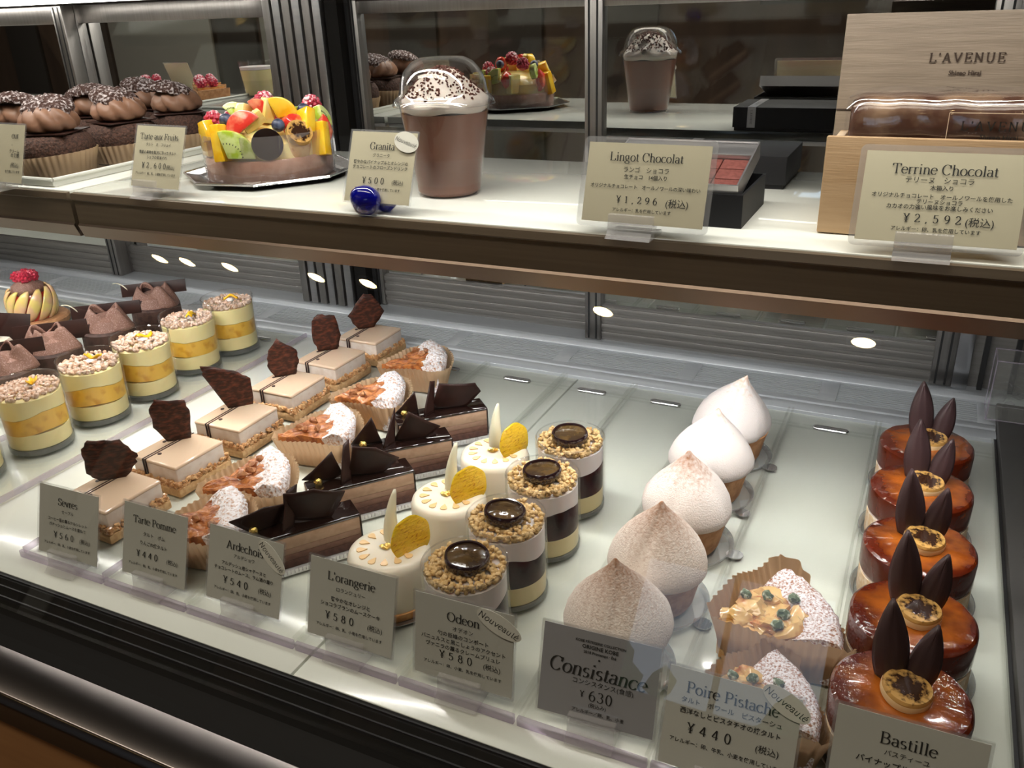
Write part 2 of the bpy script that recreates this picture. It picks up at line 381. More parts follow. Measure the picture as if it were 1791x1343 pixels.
for i, (x, y) in enumerate(((-1.9, -5.6), (-.35, -6.4), (.95, -5.2))):
    t = thing('street_tree', ['broad green street tree beyond the shop window', 'tall green street tree further out beyond the window', 'small green street tree close outside the window'][i], 'tree', (x, y, -.85))
    MB().tube([(0, 0, 0), (.02, 0, .6), (0, .03, 1.2)], [.06, .05, .04], 8).build('trunk', 'wood_front', t)
    m = MB(); rr = random.Random(i)
    for k in range(34):
        m.blob((rr.gauss(0, .26), rr.gauss(0, .2), 1.35+rr.gauss(0, .28)), .10+.07*rr.random(), 1, .6, k)
    m.build('crown', 'green_leaf', t, smooth=0)
for i, x in enumerate((-.144, -1.187, -2.39, -2.70, -3.26, -3.56, -3.76)):
    t = thing('ceiling_downlight', '', 'lamp', (x, -2.2, 1.75), 0, 'ceiling downlights in a row')
    t['label'] = 'round warm ceiling downlight, %s of the row from the window end' % ['first', 'second', 'third', 'fourth', 'fifth', 'sixth', 'seventh'][i]
    MB().lathe([(.045, -.012), (.062, -.012), (.062, 0), (.045, 0)], 28).build('trim_ring', 'steel', t)
    MB().lathe([(0, -.006), (.044, -.006), (.044, -.003), (0, -.003)], 28).build('lens', 'lamp_disc', t)

for x, y, w, d, a, l in ((-.7, -.25, 2.4, .5, 12, 'long added fill light panel above the front of the display case'), (-3.9, 1.6, 3.0, .6, -35, 'long added fill light panel over the staff side of the shop')):  # casings built around the two added fill lights
    t = thing('added_fill_panel', l, 'lamp', (x, y, 1.735), 0, 'added fill light panels')
    MB().box(-w/2-.02, w/2+.02, -d/2-.02, d/2+.02, .003, .012).build('housing', 'steel', t, (0, 0, 0), (radians(a), 0, 0))
    m = MB()
    for q in ((-w/2-.02, w/2+.02, -d/2-.02, -d/2-.002), (-w/2-.02, w/2+.02, d/2+.002, d/2+.02)): m.box(q[0], q[1], q[2], q[3], -.02, .003)
    m.build('frame', 'steel', t, (0, 0, 0), (radians(a), 0, 0))

# ------------------------------------------------------------------ the display case
XL, XR = -1.95, .095
case = thing('display_case', 'glass-fronted refrigerated pastry display case with bronze shelf and mirrored doors', 'display case', (0, 0, 0))
for a, b in ((XL, -1.16), (-1.158, -.3495), (-.3475, XR)):
    MB().box(a, b, .342, .880, -.02, 0).build('deck_panel', 'deck_white', case, bevel=.0008)
MB().extrude_x([(.3415, .0), (.3415, -.03), (.298, -.045), (.298, -.027), (.306, -.024), (.318, -.018), (.330, -.006), (.336, 0)], XL, XR+.06).build('front_rail', 'black_plastic', case, smooth=0)
for k in range(3):
    MB().box(XL, XR+.06, .3375-.006*k, .3388-.006*k, -.002-.0045*k, .0012-.0045*k).build('rail_ridge', 'black_matte', case, smooth=0)
MB().extrude_x([(.298, -.0255), (.298, -.05), (.264, -.06), (.264, -.040), (.268, -.0335)], XL, XR+.06).build('steel_trim', 'steel_trim', case, bevel=.0012)
MB().box(XL, XR+.06, .268, .30, -.85, -.055).build('front_panel', 'wood_front', case)
MB().box(XL, XR+.06, .30, 1.05, -.85, -.03).build('base', 'black_matte', case)
# front pane leaning back by 25 degrees
tl = math.tan(radians(25))
fg = MB(); zt = .60
fg.add([(XL, .319, -.012), (XR+.05, .319, -.012), (XR+.05, .319+zt*tl, zt-.012), (XL, .319+zt*tl, zt-.012),
        (XL, .3245, -.012), (XR+.05, .3245, -.012), (XR+.05, .3245+zt*tl, zt-.012), (XL, .3245+zt*tl, zt-.012)],
       [[0, 1, 2, 3], [7, 6, 5, 4], [0, 4, 5, 1], [2, 6, 7, 3], [0, 3, 7, 4], [1, 5, 6, 2]])
fg.build('front_glass', 'front_pane', case, smooth=0)
# top with its lamp housing
MB().box(XL, XR+.05, .58, 1.06, .605, .63).build('top_panel', 'steel_dark', case, bevel=.002)
MB().box(XL, XR+.05, .575, .635, .588, .606).build('lamp_housing', 'steel_dark', case, bevel=.002)
# back of the deck: step, air grille, lip, sill
MB().extrude_x([(.880, -.02), (.880, .0035), (.884, .0055), (.897, .0055), (.8985, .0035), (.9005, .0035), (.902, .0055), (.911, .0055), (.911, -.02)], XL, XR).build('deck_step', 'steel_satin', case, bevel=.0005)
MB().extrude_x([(.966, -.02), (.966, .006), (.970, .0105), (.976, .0115), (.981, .009), (.985, .006), (1.06, .006), (1.06, -.02)], XL, XR+.3).build('sill', 'steel_satin', case, bevel=.0004)
MB().box(XL, XR, .911, .966, -.02, -.004).build('grille_tray', 'slot_dark', case)
gx = [-.07+.1585*k for k in range(-11, 2)]
for k, x in enumerate(gx):
    MB().box(x-.010, x+.010, .911, .966, -.004, .0045).build('grille_bar', 'steel_satin', case, bevel=.0006)
for a, b in zip(gx, gx[1:]):
    s = MB(); b = min(b, XR+.01)
    for j in range(11):
        y = .9135+.0049*j; s.box(a+.010, b-.010, y, y+.0021, -.0035, .0042)
    tag(s.build('grille_slats', 'steel_satin', case, smooth=0), None, None, kind='stuff')
# sliding mirror doors
def door(x0, x1, y, lab, half=.012):
    d = bpy.data.objects.new('sliding_door', None); COL.objects.link(d); d.parent = case; d.location = (x0, y, .006); d['label'] = lab
    w = x1-x0
    MB().box(half, w-half, -.004, .010, 0, .047).build('door_panel', 'alu_panel', d)
    for k in range(4):
        MB().box(half, w-half, -.0062, -.004, .004+.0112*k, .0115+.0112*k).build('panel_rib', 'alu_panel', d, bevel=.0007)
    MB().box(half, w-half, -.0055, .012, .402, .428).build('top_rail', 'steel_dark', d, bevel=.0012)
    for xx in (0, w-2*half+.002):
        MB().box(xx, xx+2*half-.002, -.009, .014, 0, .428).build('stile', 'steel_dark', d, bevel=.0014)
        for g in (.0045, .0145): MB().box(xx+g, xx+g+.0022, -.0096, -.0088, .002, .426).build('stile_groove', 'black_matte', d, smooth=0)
    MB().box(half*1.6, w-half*1.6, 0, .004, .047, .403).build('mirror_pane', 'mirror', d, smooth=0)
    return d
door(-.735, -.362, 1.028, 'mirrored door behind the tall chocolate drink')
door(-.384, .052, 1.003, 'mirrored door behind the black chocolate boxes')
door(-1.262, -.842, 1.028, 'mirrored door behind the fruit tart')
door(-1.75, -1.238, 1.003, 'mirrored door behind the cream puffs')
for k in range(6):
    x = -.846+.0165*k
    MB().box(x, x+.0125, .992, 1.03, .006, .60).build('post_fin', 'steel' if k % 2 else 'steel_dark', case, bevel=.0012)
MB().box(-.862, -.722, 1.014, 1.045, .006, .60).build('post_core', 'black_matte', case)
MB().box(-.748, -.728, .998, 1.02, .006, .60).build('post_side', 'black_plastic', case)
MB().box(.052, .068, .992, 1.03, .006, .60).build('end_stile', 'steel_bright', case, bevel=.001)
MB().box(.068, .40, 1.004, 1.03, .006, .60).build('end_panel', 'alu_panel', case)
for k in range(3): MB().box(.078+.03*k, .083+.03*k, .996, 1.004, .006, .60).build('end_groove', 'black_matte', case)
MB().box(XL, .40, .985, 1.06, .4365, .606).build('door_header', 'steel_dark', case, bevel=.002)
MB().box(XL, -.9, .972, .9848, .4365, .4460).build('back_led_strip', 'led_strip', case)
# side frame on the end
MB().box(.0955, .150, .29, .955, -.05, .012).build('side_rail', 'rail_grey', case, bevel=.002)
MB().box(.0925, .0953, .345, .90, -.02, .004).build('side_gasket', 'black_matte', case)
MB().box(.1365, .1425, .33, .98, .012, .60).build('side_glass', 'clear_glass', case)
# upper shelf in two lengths
def shelf(x0, x1):
    s = bpy.data.objects.new('upper_shelf', None); COL.objects.link(s); s.parent = case; s.location = (x0, .593, ZS); w = x1-x0
    MB().box(0, w, .0045, .284, -.010, 0).build('shelf_panel', 'shelf_white', s, bevel=.0006)
    MB().box(0, w, .010, .282, -.016, -.0102).build('shelf_frame', 'steel', s, bevel=.0008)
    MB().extrude_x([(.0042, -.001), (0, -.0015), (-.0012, -.0075), (.0022, -.0095), (.0022, -.033), (.0055, -.041), (.014, -.041), (.014, -.036), (.0085, -.031), (.0085, -.010), (.0042, -.010)], 0, w).build('fascia', 'bronze', s, smooth=0)
    MB().extrude_x([(.0018, -.0325), (.0052, -.0415), (.0142, -.0415), (.0142, -.0475), (.0050, -.0472), (.0002, -.0345)], 0, w).build('fascia_lip', 'bronze_light', s, smooth=0)
    MB().box(0, w, .015, .036, -.0425, -.0165).build('led_housing', 'steel', s)
    for bx in (.12, w-.12): MB().box(bx-.006, bx+.006, .24, .43, -.030, -.0165).build('shelf_bracket', 'steel_dark', s)
    return s
shelf(-.786, XR+.004); shelf(XL, -.792)

# ------------------------------------------------------------------ acrylic trays on the deck
TX = [(-.0125, .0925), (-.1, -.0135), (-.187, -.101), (-.275, -.188), (-.3620, -.276), (-.4660, -.3630), (-.555, -.467), (-.655, -.556), (-.745, -.656), (-.868, -.747), (-1.01, -.90), (-1.13, -1.02), (-1.25, -1.14)]
TN = ['round caramel cakes', 'pistachio pear tarts', 'toasted meringue tarts', 'plum verrines with crumble', 'white orange mousse cakes', 'layered chocolate bars', 'apple tarts in paper', 'square latte cakes', None, 'mango verrines', 'ruffled chocolate cakes', None, 'peach tart']
for (a, b), n in zip(TX, TN):
    if n is None: continue
    t = thing('acrylic_tray', 'clear acrylic tray carrying the %s' % n, 'tray', ((a+b)/2, .362, .0003)); w = (b-a)/2-.0006
    m = MB(); D = .512; sl, sr, s0, s1 = -.016, .016, D-.030, D-.0225          # base plate with a hand slot
    for q in ((-w, w, .004, s0), (-w, w, s1, D-.002), (-w, sl, s0, s1), (sr, w, s0, s1)): m.box(q[0], q[1], q[2], q[3], 0, .0022)
    m.build('base_plate', 'acrylic', t, smooth=0)
    m = MB()
    for x0 in (-w, w-.0022): m.box(x0, x0+.0022, .004, D, .0022, .0080)
    m.build('side_ridges', 'acrylic_edge' if n in ('square latte cakes', 'mango verrines') else 'acrylic', t, smooth=0)
    MB().box(-w, w, 0, .0036, 0, .0066).build('front_lip', 'acrylic_edge', t, smooth=0, bevel=.0006)
    m = MB(); pts = [(cos(k*pi/8+pi/2)*.0035-.0135, sin(k*pi/8+pi/2)*.0035) for k in range(9)] + [(cos(k*pi/8-pi/2)*.0035+.0135, sin(k*pi/8-pi/2)*.0035) for k in range(9)]
    m.tube([(x, D-.026+y, .0024) for x, y in pts+[pts[0]]], .0008, 5); m.build('slot_rim', 'steel_bright', t)
    m = MB().prism([(x, y+D-.026) for x, y in pts], .0003, .0009).build('slot', 'steel', t)

# ------------------------------------------------------------------ shared shapes
def noise2(x, y, s=0.0): return noise.noise(Vector((x, y, s)))
def petal(w, h, curve=.006, cup=.004, tip=1.0, nu=9, nv=13, bend=0.0):
    """an upright leaf-shaped sheet in the xz plane"""
    def fn(u, v):
        x = (u-.5)*2; ww = w*sin(pi*(.24+.76*v))**.85 if v < 1 else 0.0002
        return (x*ww/2 + bend*v*v, curve*v*v*4 - cup*(1-x*x) + .0007*math.exp(-(x/.16)**2), h*v)
    return MB().grid(fn, nu, nv)
def shard(poly, bend=.0, nseg=6):
    """a thin plate from an outline in the xz plane, bent about z"""
    m = MB(); cx = sum(p[0] for p in poly)/len(poly); cz = sum(p[1] for p in poly)/len(poly)
    n = len(poly); vs = []; fs = []
    for k in range(4):
        f = 1-k/4
        for x, z in poly:
            X, Z = cx+(x-cx)*f, cz+(z-cz)*f; vs.append((X, bend*((X-cx)**2)*55, Z))
    vs.append((cx, 0, cz))
    for k in range(3): fs += [[k*n+i, k*n+(i+1) % n, (k+1)*n+(i+1) % n, (k+1)*n+i] for i in range(n)]
    fs += [[3*n+i, 3*n+(i+1) % n, 4*n] for i in range(n)]
    return m.add(vs, fs)
def jag(pts, amp, seed, sub=4):
    rr = random.Random(seed); out = []
    for (a, b), (c, d) in zip(pts, pts[1:]+pts[:1]):
        for k in range(sub):
            t = k/sub; j = amp if k else 0
            out.append((a+(c-a)*t+rr.uniform(-j, j), b+(d-b)*t+rr.uniform(-j, j)))
    return out
def granules(m, n, rfun, r, seed, jit=.5):
    rr = random.Random(seed)
    for k in range(n):
        x, y, z = rfun(rr); q = r*rr.uniform(.7, 1.35)
        m.blob((x, y, z), (q*rr.uniform(.8, 1.2), q*rr.uniform(.8, 1.2), q), 1, jit, k+seed)
    return m
def disc(rr, R, r0=0.0):
    a = rr.random()*2*pi; q = sqrt(r0*r0+(R*R-r0*r0)*rr.random()); return q*cos(a), q*sin(a)
def wedge(rad, ang, zb, ztop, nr=22, na=22, r0=.004, scallop=0.0):
    """a slice of tart: tip at the origin, crust on the +x side"""
    m = MB(); vs = []; fs = []
    def pt(i, j):
        r = r0+(rad-r0)*i/(nr-1); a = (j/(na-1)-.5)*ang
        if i >= nr-2 and scallop: r += scallop*abs(sin(j*pi/3))
        return r*cos(a), r*sin(a), i/(nr-1), j/(na-1)
    for i in range(nr):
        for j in range(na):
            x, y, u, v = pt(i, j); vs.append((x, y, ztop(u, v, x, y)))
    o = len(vs)
    for i in range(nr):
        for j in range(na):
            x, y, u, v = pt(i, j); vs.append((x*(.97 if u > .9 else 1), y*(.97 if u > .9 else 1), zb))
    for i in range(nr-1):
        for j in range(na-1):
            a, b, c, d = i*na+j, (i+1)*na+j, (i+1)*na+j+1, i*na+j+1
            fs += [[a, b, c, d], [o+d, o+c, o+b, o+a]]
    for i in range(nr-1):
        for j in (0, na-1):
            a, b = i*na+j, (i+1)*na+j; fs.append([a, b, o+b, o+a])
    for j in range(na-1):
        for i in (0, nr-1):
            a, b = i*na+j, i*na+j+1; fs.append([a, b, o+b, o+a])
    return m.add(vs, fs)
def pleated(outline, hfun, flare, pleats, amp, n=150, rows=5):
    """a fluted paper cup standing along a closed outline t -> (x, y, nx, ny)"""
    def fn(u, v):
        x, y, nx, ny = outline(u); h = hfun(u)
        w = sin(u*pleats*2*pi); k = flare*v**1.2*(h/.035) + amp*w*(.25+.75*v)
        return (x+nx*k, y+ny*k, h*v)
    return MB().grid(fn, n, rows, cu=True)
def wedge_outline(rad, ang, off):
    """rounded outline around a wedge, starting at the tip"""
    pts = [(-off*1.6, 0)]
    for k in range(1, 9): pts.append((rad*k/9*cos(ang/2)+off*sin(ang/2), -rad*k/9*sin(ang/2)-off*cos(ang/2)))
    for k in range(11):
        a = (k/10-.5)*ang; pts.append(((rad+off)*cos(a), (rad+off)*sin(a)))
    for k in range(8, 0, -1): pts.append((rad*k/9*cos(ang/2)+off*sin(ang/2), rad*k/9*sin(ang/2)+off*cos(ang/2)))
    for _ in range(2):                                       # smooth the corners
        q = pts; pts = [((a[0]+2*b[0]+c[0])/4, (a[1]+2*b[1]+c[1])/4) for a, b, c in zip(q[-1:]+q[:-1], q, q[1:]+q[:1])]
    L = [0]
    for a, b in zip(pts, pts[1:]+pts[:1]): L.append(L[-1]+hypot(b[0]-a[0], b[1]-a[1]))
    def at(u):
        s = (u % 1.0)*L[-1]; i = 0
        while L[i+1] < s: i += 1
        a, b = pts[i], pts[(i+1) % len(pts)]; t = (s-L[i])/max(1e-9, L[i+1]-L[i]); dx, dy = b[0]-a[0], b[1]-a[1]; l = hypot(dx, dy) or 1
        return a[0]+dx*t, a[1]+dy*t, dy/l, -dx/l
    return at
ORD = ['nearest', 'second', 'third', 'fourth', 'fifth', 'sixth']
def ords(what, n, tail): return [('%s %s, %s' % (what, tail, 'nearest the front' if i == 0 else 'farthest back' if i == n-1 else ORD[i]+' from the front')) for i in range(n)]

# raspberry mesh shared by several pastries
def raspberry_mesh(r=.0085):
    m = MB(); m.lathe([(0, r*.95), (r*.6, r*.75), (r*.82, 0), (r*.5, -r*.8), (0, -r*.85)], 14)
    for j, (a, nn) in enumerate(((1.25, 5), (.72, 8), (.2, 9), (-.35, 9))):
        for k in range(nn):
            b = 2*pi*(k+.5*(j % 2))/nn
            m.blob((r*.82*cos(a)*cos(b), r*.82*cos(a)*sin(b), r*.9*sin(a)), r*.30, 1)
    return m
_rb = {}
def raspberry(parent, loc, rot=(0, 0, 0), sugar=False, s=1.0, sub=None):
    k = 'raspberry_sugar' if sugar else 'raspberry'
    if k not in _rb: o = raspberry_mesh().build('raspberry', k, parent); _rb[k] = o.data
    else: o = bpy.data.objects.new('raspberry', _rb[k]); COL.objects.link(o); o.parent = parent
    o.location = loc; o.rotation_euler = rot; o.scale = (s, s, s); return o

# ------------------------------------------------------------------ round caramel cakes
def caramel_cake():
    t = thing('caramel_cake', 'x', 'cake')
    MB().lathe([(0, 0), (.038, 0), (.0395, .003), (.0420, .0055), (.0428, .0052), (.0428, .0046), (.0405, .0012), (.039, .0), ], 56).build('dish', 'dish_clear', t)
    MB().lathe([(0, .0022), (.0372, .0022), (.0380, .004), (.0380, .0228), (.035, .0243), (0, .0243)], 56, fn=lambda r, z, a: (r*(1+.006*sin(9*a+z*300)), z)).build('sponge', 'sponge', t)
    MB().lathe([(.0345, .0208), (.0372, .0216), (.0375, .0243), (.0345, .0253)], 56, fn=lambda r, z, a: (r*(1+.012*noise2(cos(a)*3, sin(a)*3, z*90)), z)).build('cream_layer', 'cream_line', t)
    MB().lathe([(0, .0244), (.0360, .0244), (.0384, .0262), (.0386, .043), (.0380, .0458), (.0362, .0474), (.030, .0478), (.015, .0480), (0, .0480)], 72,
               fn=lambda r, z, a: (r*(1+.005*noise2(cos(a)*2.2, sin(a)*2.2, z*40)), z+(.0007*noise2(r*cos(a)*110, r*sin(a)*110) if z > .04 else 0))).build('caramel_top', 'caramel', t)
    b = MB().lathe([(0, 0), (.0128, 0), (.0136, .0015), (.0138, .0062), (.0128, .0078), (0, .0080)], 40, fn=lambda r, z, a: (r*(1+.03*cos(3*a)), z)).build('banana_slice', 'banana', t, (.002, -.001, .0478), (radians(5), radians(3), .4))
    MB().lathe([(.0128, .0002), (.0139, .0012), (.01405, .005), (.0136, .0058)], 40, fn=lambda r, z, a: (r*(1+.03*cos(3*a)), z)).build('banana_rind', 'banana_side', b)
    petal(.0195, .050, .0015, .0050, nu=13).build('chocolate_leaf', 'choc_leaf', t, (-.0065, .0125, .0470), (radians(-4), radians(-4), .10), solid=.0011)
    petal(.0165, .039, .0015, .0045, nu=13).build('chocolate_leaf', 'choc_leaf', t, (.0085, .0125, .0470), (radians(-4), radians(7), -.18), solid=.0011)
    return t
place_all(caramel_cake(), [(x, y, .0026, r, l) for (x, y, r), l in zip(((.027, .428, .05), (.030, .504, 0), (.0305, .589, .1), (.0285, .674, -.12), (.0295, .755, -.05)),
          ords('round caramel-glazed cake with banana slice and chocolate leaves', 5, 'in its row'))], 'round caramel cakes in the end row')

# ------------------------------------------------------------------ meringue tarts
def meringue_tart(seed, m, lean=0.0, wave=.05):
    t = thing('meringue_tart', 'x', 'tart')
    MB().lathe([(0, .0), (.036, .0), (.0372, .0025), (.0392, .0050), (.0400, .0044), (.0380, .0006), (.0365, .0002)], 56).build('dish', 'dish_clear', t)
    pts = [(cos(a)*.0065, .0420+sin(a)*.0070) for a in [k*pi/5-.3*pi for k in range(10)]]
    MB().prism([(y*cos(-.35)-x*sin(-.35), y*sin(-.35)+x*cos(-.35)) for x, y in pts], .0004, .0013).build('dish_tab', 'dish_plastic', t)
    MB().lathe([(0, .0015), (.0255, .0015), (.028, .006), (.0325, .026), (.0346, .0318), (.031, .033), (0, .033)], 56, fn=lambda r, z, a: (r*(1+.006*noise2(cos(a)*4, sin(a)*4, seed)), z)).build('tart_shell', 'tart_shell', t)
    prof = [(.030, .031), (.0348, .031), (.0364, .0345), (.0364, .039), (.0345, .046), (.0307, .053), (.0254, .060), (.0193, .0665), (.0130, .0728), (.0074, .0785), (.0034, .083), (.0013, .0862), (0, .0872)]
    def fn(r, z, a):
        h = (z-.03)/.056; k = 1+wave*noise2(cos(a)*1.3+seed, sin(a)*1.3, h*2)+.016*noise2(cos(a)*5, sin(a)*5, h*9+seed)
        k -= .10*math.exp(-((a-4.75-.5*h+(.2*seed % .7))/.17)**2)*min(1, max(0, h*1.6))*(1 if h < .97 else 0)
        return r*k, z
    def lx(v): return v
    mm = MB().lathe(prof, 96, fn=fn)
    mm.v = [(x+lean*max(0, z-.045)**2*12, y, z) for x, y, z in mm.v]
    mm.build('meringue', m, t, smooth=60); return t
for (x, y, r, m, sd, ln, w), l in zip(((-.146, .437, .2, 'meringue_brown', 1, -.1, .05), (-.142, .514, 0, 'meringue_brown', 2, .1, .05), (-.1415, .594, .3, 'meringue_tan', 3, 0, .06), (-.142, .678, -.2, 'meringue_white', 4, .2, .06), (-.140, .755, .1, 'meringue_white', 5, .5, .09)),
      ('deep-toasted peaked meringue tart behind the grey card', 'brown-dusted meringue tart with dark tip, second from the front', 'meringue tart with a brown-streaked ridge, middle of its row', 'bright white meringue tart with a pointed peak, fourth from the front', 'lumpy ivory meringue tart farthest back near the air grille')):
    o = meringue_tart(sd, m, ln, w); o.location = (x, y, .0026); o.rotation_euler = (0, 0, r); o['label'] = l; o['group'] = 'meringue tarts in a row'

# ------------------------------------------------------------------ pear and pistachio tart slices
def pear_tart(seed, sc=1.0):
    t = thing('pear_tart', 'x', 'tart'); rad, ang = .080, radians(62); t.scale = (sc, sc, sc); rr = random.Random(seed)
    z0 = lambda u, v, x, y: .028+.0022*noise2(x*130, y*130, seed)+(.0055*max(0, (u-.62)/.38)**.6)
    wedge(rad, ang, .001, lambda u, v, x, y: .0285+.002*noise2(x*140, y*140, seed)+.002*(1-u)).build('filling', 'custard_tart', t, smooth=50)
    m = MB(); nr, na = 9, 40; vs = []; fs = []
    def ring(i, j):
        a = (j/(na-1)-.5)*(ang+.03); s = [(rad*.60, .0302), (rad*.72, .0345), (rad*.86, .0370), (rad*.97, .0362), (rad*1.015, .032), (rad*1.01, .02), (rad*.985, .002), (rad*.9, .001), (rad*.62, .028)][i]
        k = 1+.012*noise2(j*.5, i*.9, seed); wig = .006*noise2(j*.22, 3.3, seed) if i in (0, 8) else 0
        return ((s[0]+wig)*k*cos(a), (s[0]+wig)*k*sin(a), s[1]+.0016*noise2(j*.45, i*1.7, seed+2)*(s[1] > .02))
    for i in range(nr): vs += [ring(i, j) for j in range(na)]
    for i in range(nr): fs += [[i*na+j, i*na+j+1, ((i+1) % nr)*na+j+1, ((i+1) % nr)*na+j] for j in range(na-1)]
    fs += [[i*na for i in range(nr)], [i*na+na-1 for i in range(nr)]]
    m.add(vs, fs).build('crust', 'crust_sugar', t, smooth=60)
    for k, (x, y, a) in enumerate(((.018, .001, .3), (.030, .009, 1.2), (.032, -.008, 2.0), (.044, .002, .8), (.043, .018, 2.6), (.044, -.017, .2), (.052, -.010, 1.0))):
        MB().blob((0, 0, 0), (.0130, .0098, .0066), 3, .75, k+seed*7).build('pear_piece', 'pear', t, (x, y, .0292), (rr.uniform(-.3, .3), rr.uniform(-.3, .3), a))
    for k, (x, y) in enumerate(((.027, .016), (.041, .012), (.044, -.009), (.036, -.018), (.057, .006))):
        MB().blob((0, 0, 0), (.0052, .0036, .0034), 2, .5, k+20).build('pistachio', 'pistachio', t, (x, y, .0372), (0, .3, rr.random()*3))
    ol = wedge_outline(rad, ang, .0025)
    def hf(u):
        c = abs(((u+.5) % 1)-.5)*2; e = max(0., min(1., (c-.60)/.22)); e = e*e*(3-2*e)
        return .040*(1-e)+.017*e + .0025*sin(u*31)
    pleated(ol, hf, .010, 44, .0011, 220, 7).build('paper_cup', 'baking_paper_brown', t, (0, 0, .0004), smooth=70)
    return t
for (x, y, r), l, sd in zip(((-.081, .400, .46), (-.0885, .470, .56)), ('sugar-dusted pear and pistachio tart slice half hidden by its price card', 'sugar-dusted pear and pistachio tart slice standing clear in brown paper'), (3, 5)):
    o = pear_tart(sd, .86 if sd == 3 else 1.0); o.location = (x, y, .0026); o.rotation_euler = (0, 0, r); o['label'] = l; o['group'] = 'pear tart slices'

# ------------------------------------------------------------------ verrines
def tumbler(t, R, H, base=.006, taper=0.0):
    o = [(0, 0), (R-.002-taper, 0), (R-taper, .002), (R, H-.0008), (R-.0006, H), (R-.0014, H-.0008), (R-.0016-taper, base+.001), (R-.004-taper, base), (0, base)]
    MB().lathe([(0, .0003), (R-.0026-taper, .0003), (R-.0006-taper, .0022), (R-.0006-taper, base-.0004), (0, base-.0004)], 56).build('glass_foot', 'glass_foot', t)
    MB().tube([((R-.0009)*cos(k*pi/24), (R-.0009)*sin(k*pi/24), H-.0004) for k in range(49)], .0007, 6).build('rim', 'dome_plastic', t)
    return MB().lathe(o, 56).build('glass', 'clear_glass', t)
def layer(t, name, m, R, z0, z1, wav=0.0, wav0=0.0, seed=0, taper=0, H=.07):
    def fn(r, z, a):
        if z > (z0+z1)/2: return r, z+wav*(sin(2*a+seed)+.6*sin(3*a+1.7*seed)+.5*noise2(cos(a)*3, sin(a)*3, seed))
        return r, z+wav0*(sin(2*a+seed)+.6*sin(3*a+1.7*seed)+.5*noise2(cos(a)*3, sin(a)*3, seed))
    return MB().lathe([(0, z0), (R, z0), (R, z0+.3*(z1-z0)), (R, z0+.7*(z1-z0)), (R, z1), (R*.97, z1), (0, z1)], 56, fn=fn).build(name, m, t, smooth=50)
def plum_verrine(seed):
    t = thing('plum_verrine', 'x', 'dessert'); R, H = .0305, .069; tumbler(t, R, H, .006); q = R-.0019
    layer(t, 'custard_layer', 'custard', q, .0062, .0215); layer(t, 'compote_layer', 'compote', q-.0001, .0216, .0440, .0020, 0, seed)
    layer(t, 'mousse_layer', 'mousse_white', q-.0002, .0442, .0610, 0, .0020, seed)
    m = MB()
    def rf(rr): x, y = disc(rr, q-.0016, .006); return x, y, .0625+.0045*rr.random()*(1-(x*x+y*y)/(q*q))+.0006
    granules(m, 300, rf, .00185, seed*11)
    def rf2(rr): a = rr.random()*2*pi; return (q-.0022)*cos(a), (q-.0022)*sin(a), .0618+.005*rr.random()
    granules(m, 120, rf2, .0017, seed*13+5)
    tag(m.build('crumble', 'crumble', t, smooth=60), None, None, kind='stuff')
    p = MB().lathe([(0, 0), (.0140, 0), (.0155, .002), (.0158, .0072), (.0150, .0086), (.0138, .0084), (.0134, .0070), (0, .0068)], 44, fn=lambda r, z, a: (r*(1+.012*sin(5*a+seed)), z)).build('plum_slice', 'plum_skin', t, (.0015*sin(seed*2), .001, .0655), (radians(4*sin(seed)), radians(3), 0))
    MB().lathe([(0, .0084), (.010, .0079), (.0136, .0070), (.0134, .006), (0, .006)], 40, fn=lambda r, z, a: (r, z+.0004*noise2(r*cos(a)*200, r*sin(a)*200, seed))).build('plum_flesh', 'plum_jelly', p)
    return t
for i, ((x, y), l) in enumerate(zip(((-.2495, .4185), (-.2485, .4815), (-.248, .5475), (-.251, .6145)), ords('glass of custard, dark compote and golden crumble', 4, 'in its row'))):
    o = plum_verrine(i+1); o.location = (x, y, .0026); o.rotation_euler = (0, 0, i*1.3+.4); o['label'] = l; o['group'] = 'plum verrines in glasses'
def mango_verrine(seed):
    t = thing('mango_verrine', 'x', 'dessert'); R, H = .0335, .0735; tumbler(t, R, H, .0075, .001); q = R-.0024
    layer(t, 'cream_layer', 'mango_cream', q-.0006, .0078, .0245, .0010, 0, seed+3); layer(t, 'mango_layer', 'mango_jam', q-.0004, .0250, .0440, .0022, .0010, seed)
    MB().lathe([(0, .0445), (q, .0445), (q, .050), (q+.0003, .056), (q+.0003, .0620), (q*.95, .0628), (0, .0628)], 56, fn=lambda r, z, a: (r, z+(.0022*(sin(2*a+seed)+.6*sin(3*a+1.7*seed)+.5*noise2(cos(a)*3, sin(a)*3, seed)) if z < .052 else 0))).build('cream_layer', 'mango_cream', t, smooth=50)
    m = MB()
    def rf(rr): x, y = disc(rr, q-.0014); return x, y, .0645+.0035*rr.random()*(1-(x*x+y*y)/(q*q))
    granules(m, 240, rf, .0022, seed*17)
    def rf2(rr): a = rr.random()*2*pi; return (q-.0018)*cos(a), (q-.0018)*sin(a), .0640+.003*rr.random()
    granules(m, 70, rf2, .0021, seed*19)
    tag(m.build('crumble', 'crumble_pink', t, smooth=60), None, None, kind='stuff')
    def fn(u, v):
        a = (u-.5)*3.0; return (.009*(u-.5)*2, (v-.5)*.0075+.0016*sin(5*u), .0022+.0022*cos(a*2+seed)+.0018*sin(6*v+seed))
    MB().grid(fn, 10, 6).build('orange_peel', 'orange_peel', t, (.004, .004, .0692), (0, 0, seed*1.1), solid=.0010)
    MB().blob((0, 0, 0), (.006, .005, .0025), 2, .4, seed).build('cream_dot', 'mousse_white', t, (.004, .0, .0680))
    return t
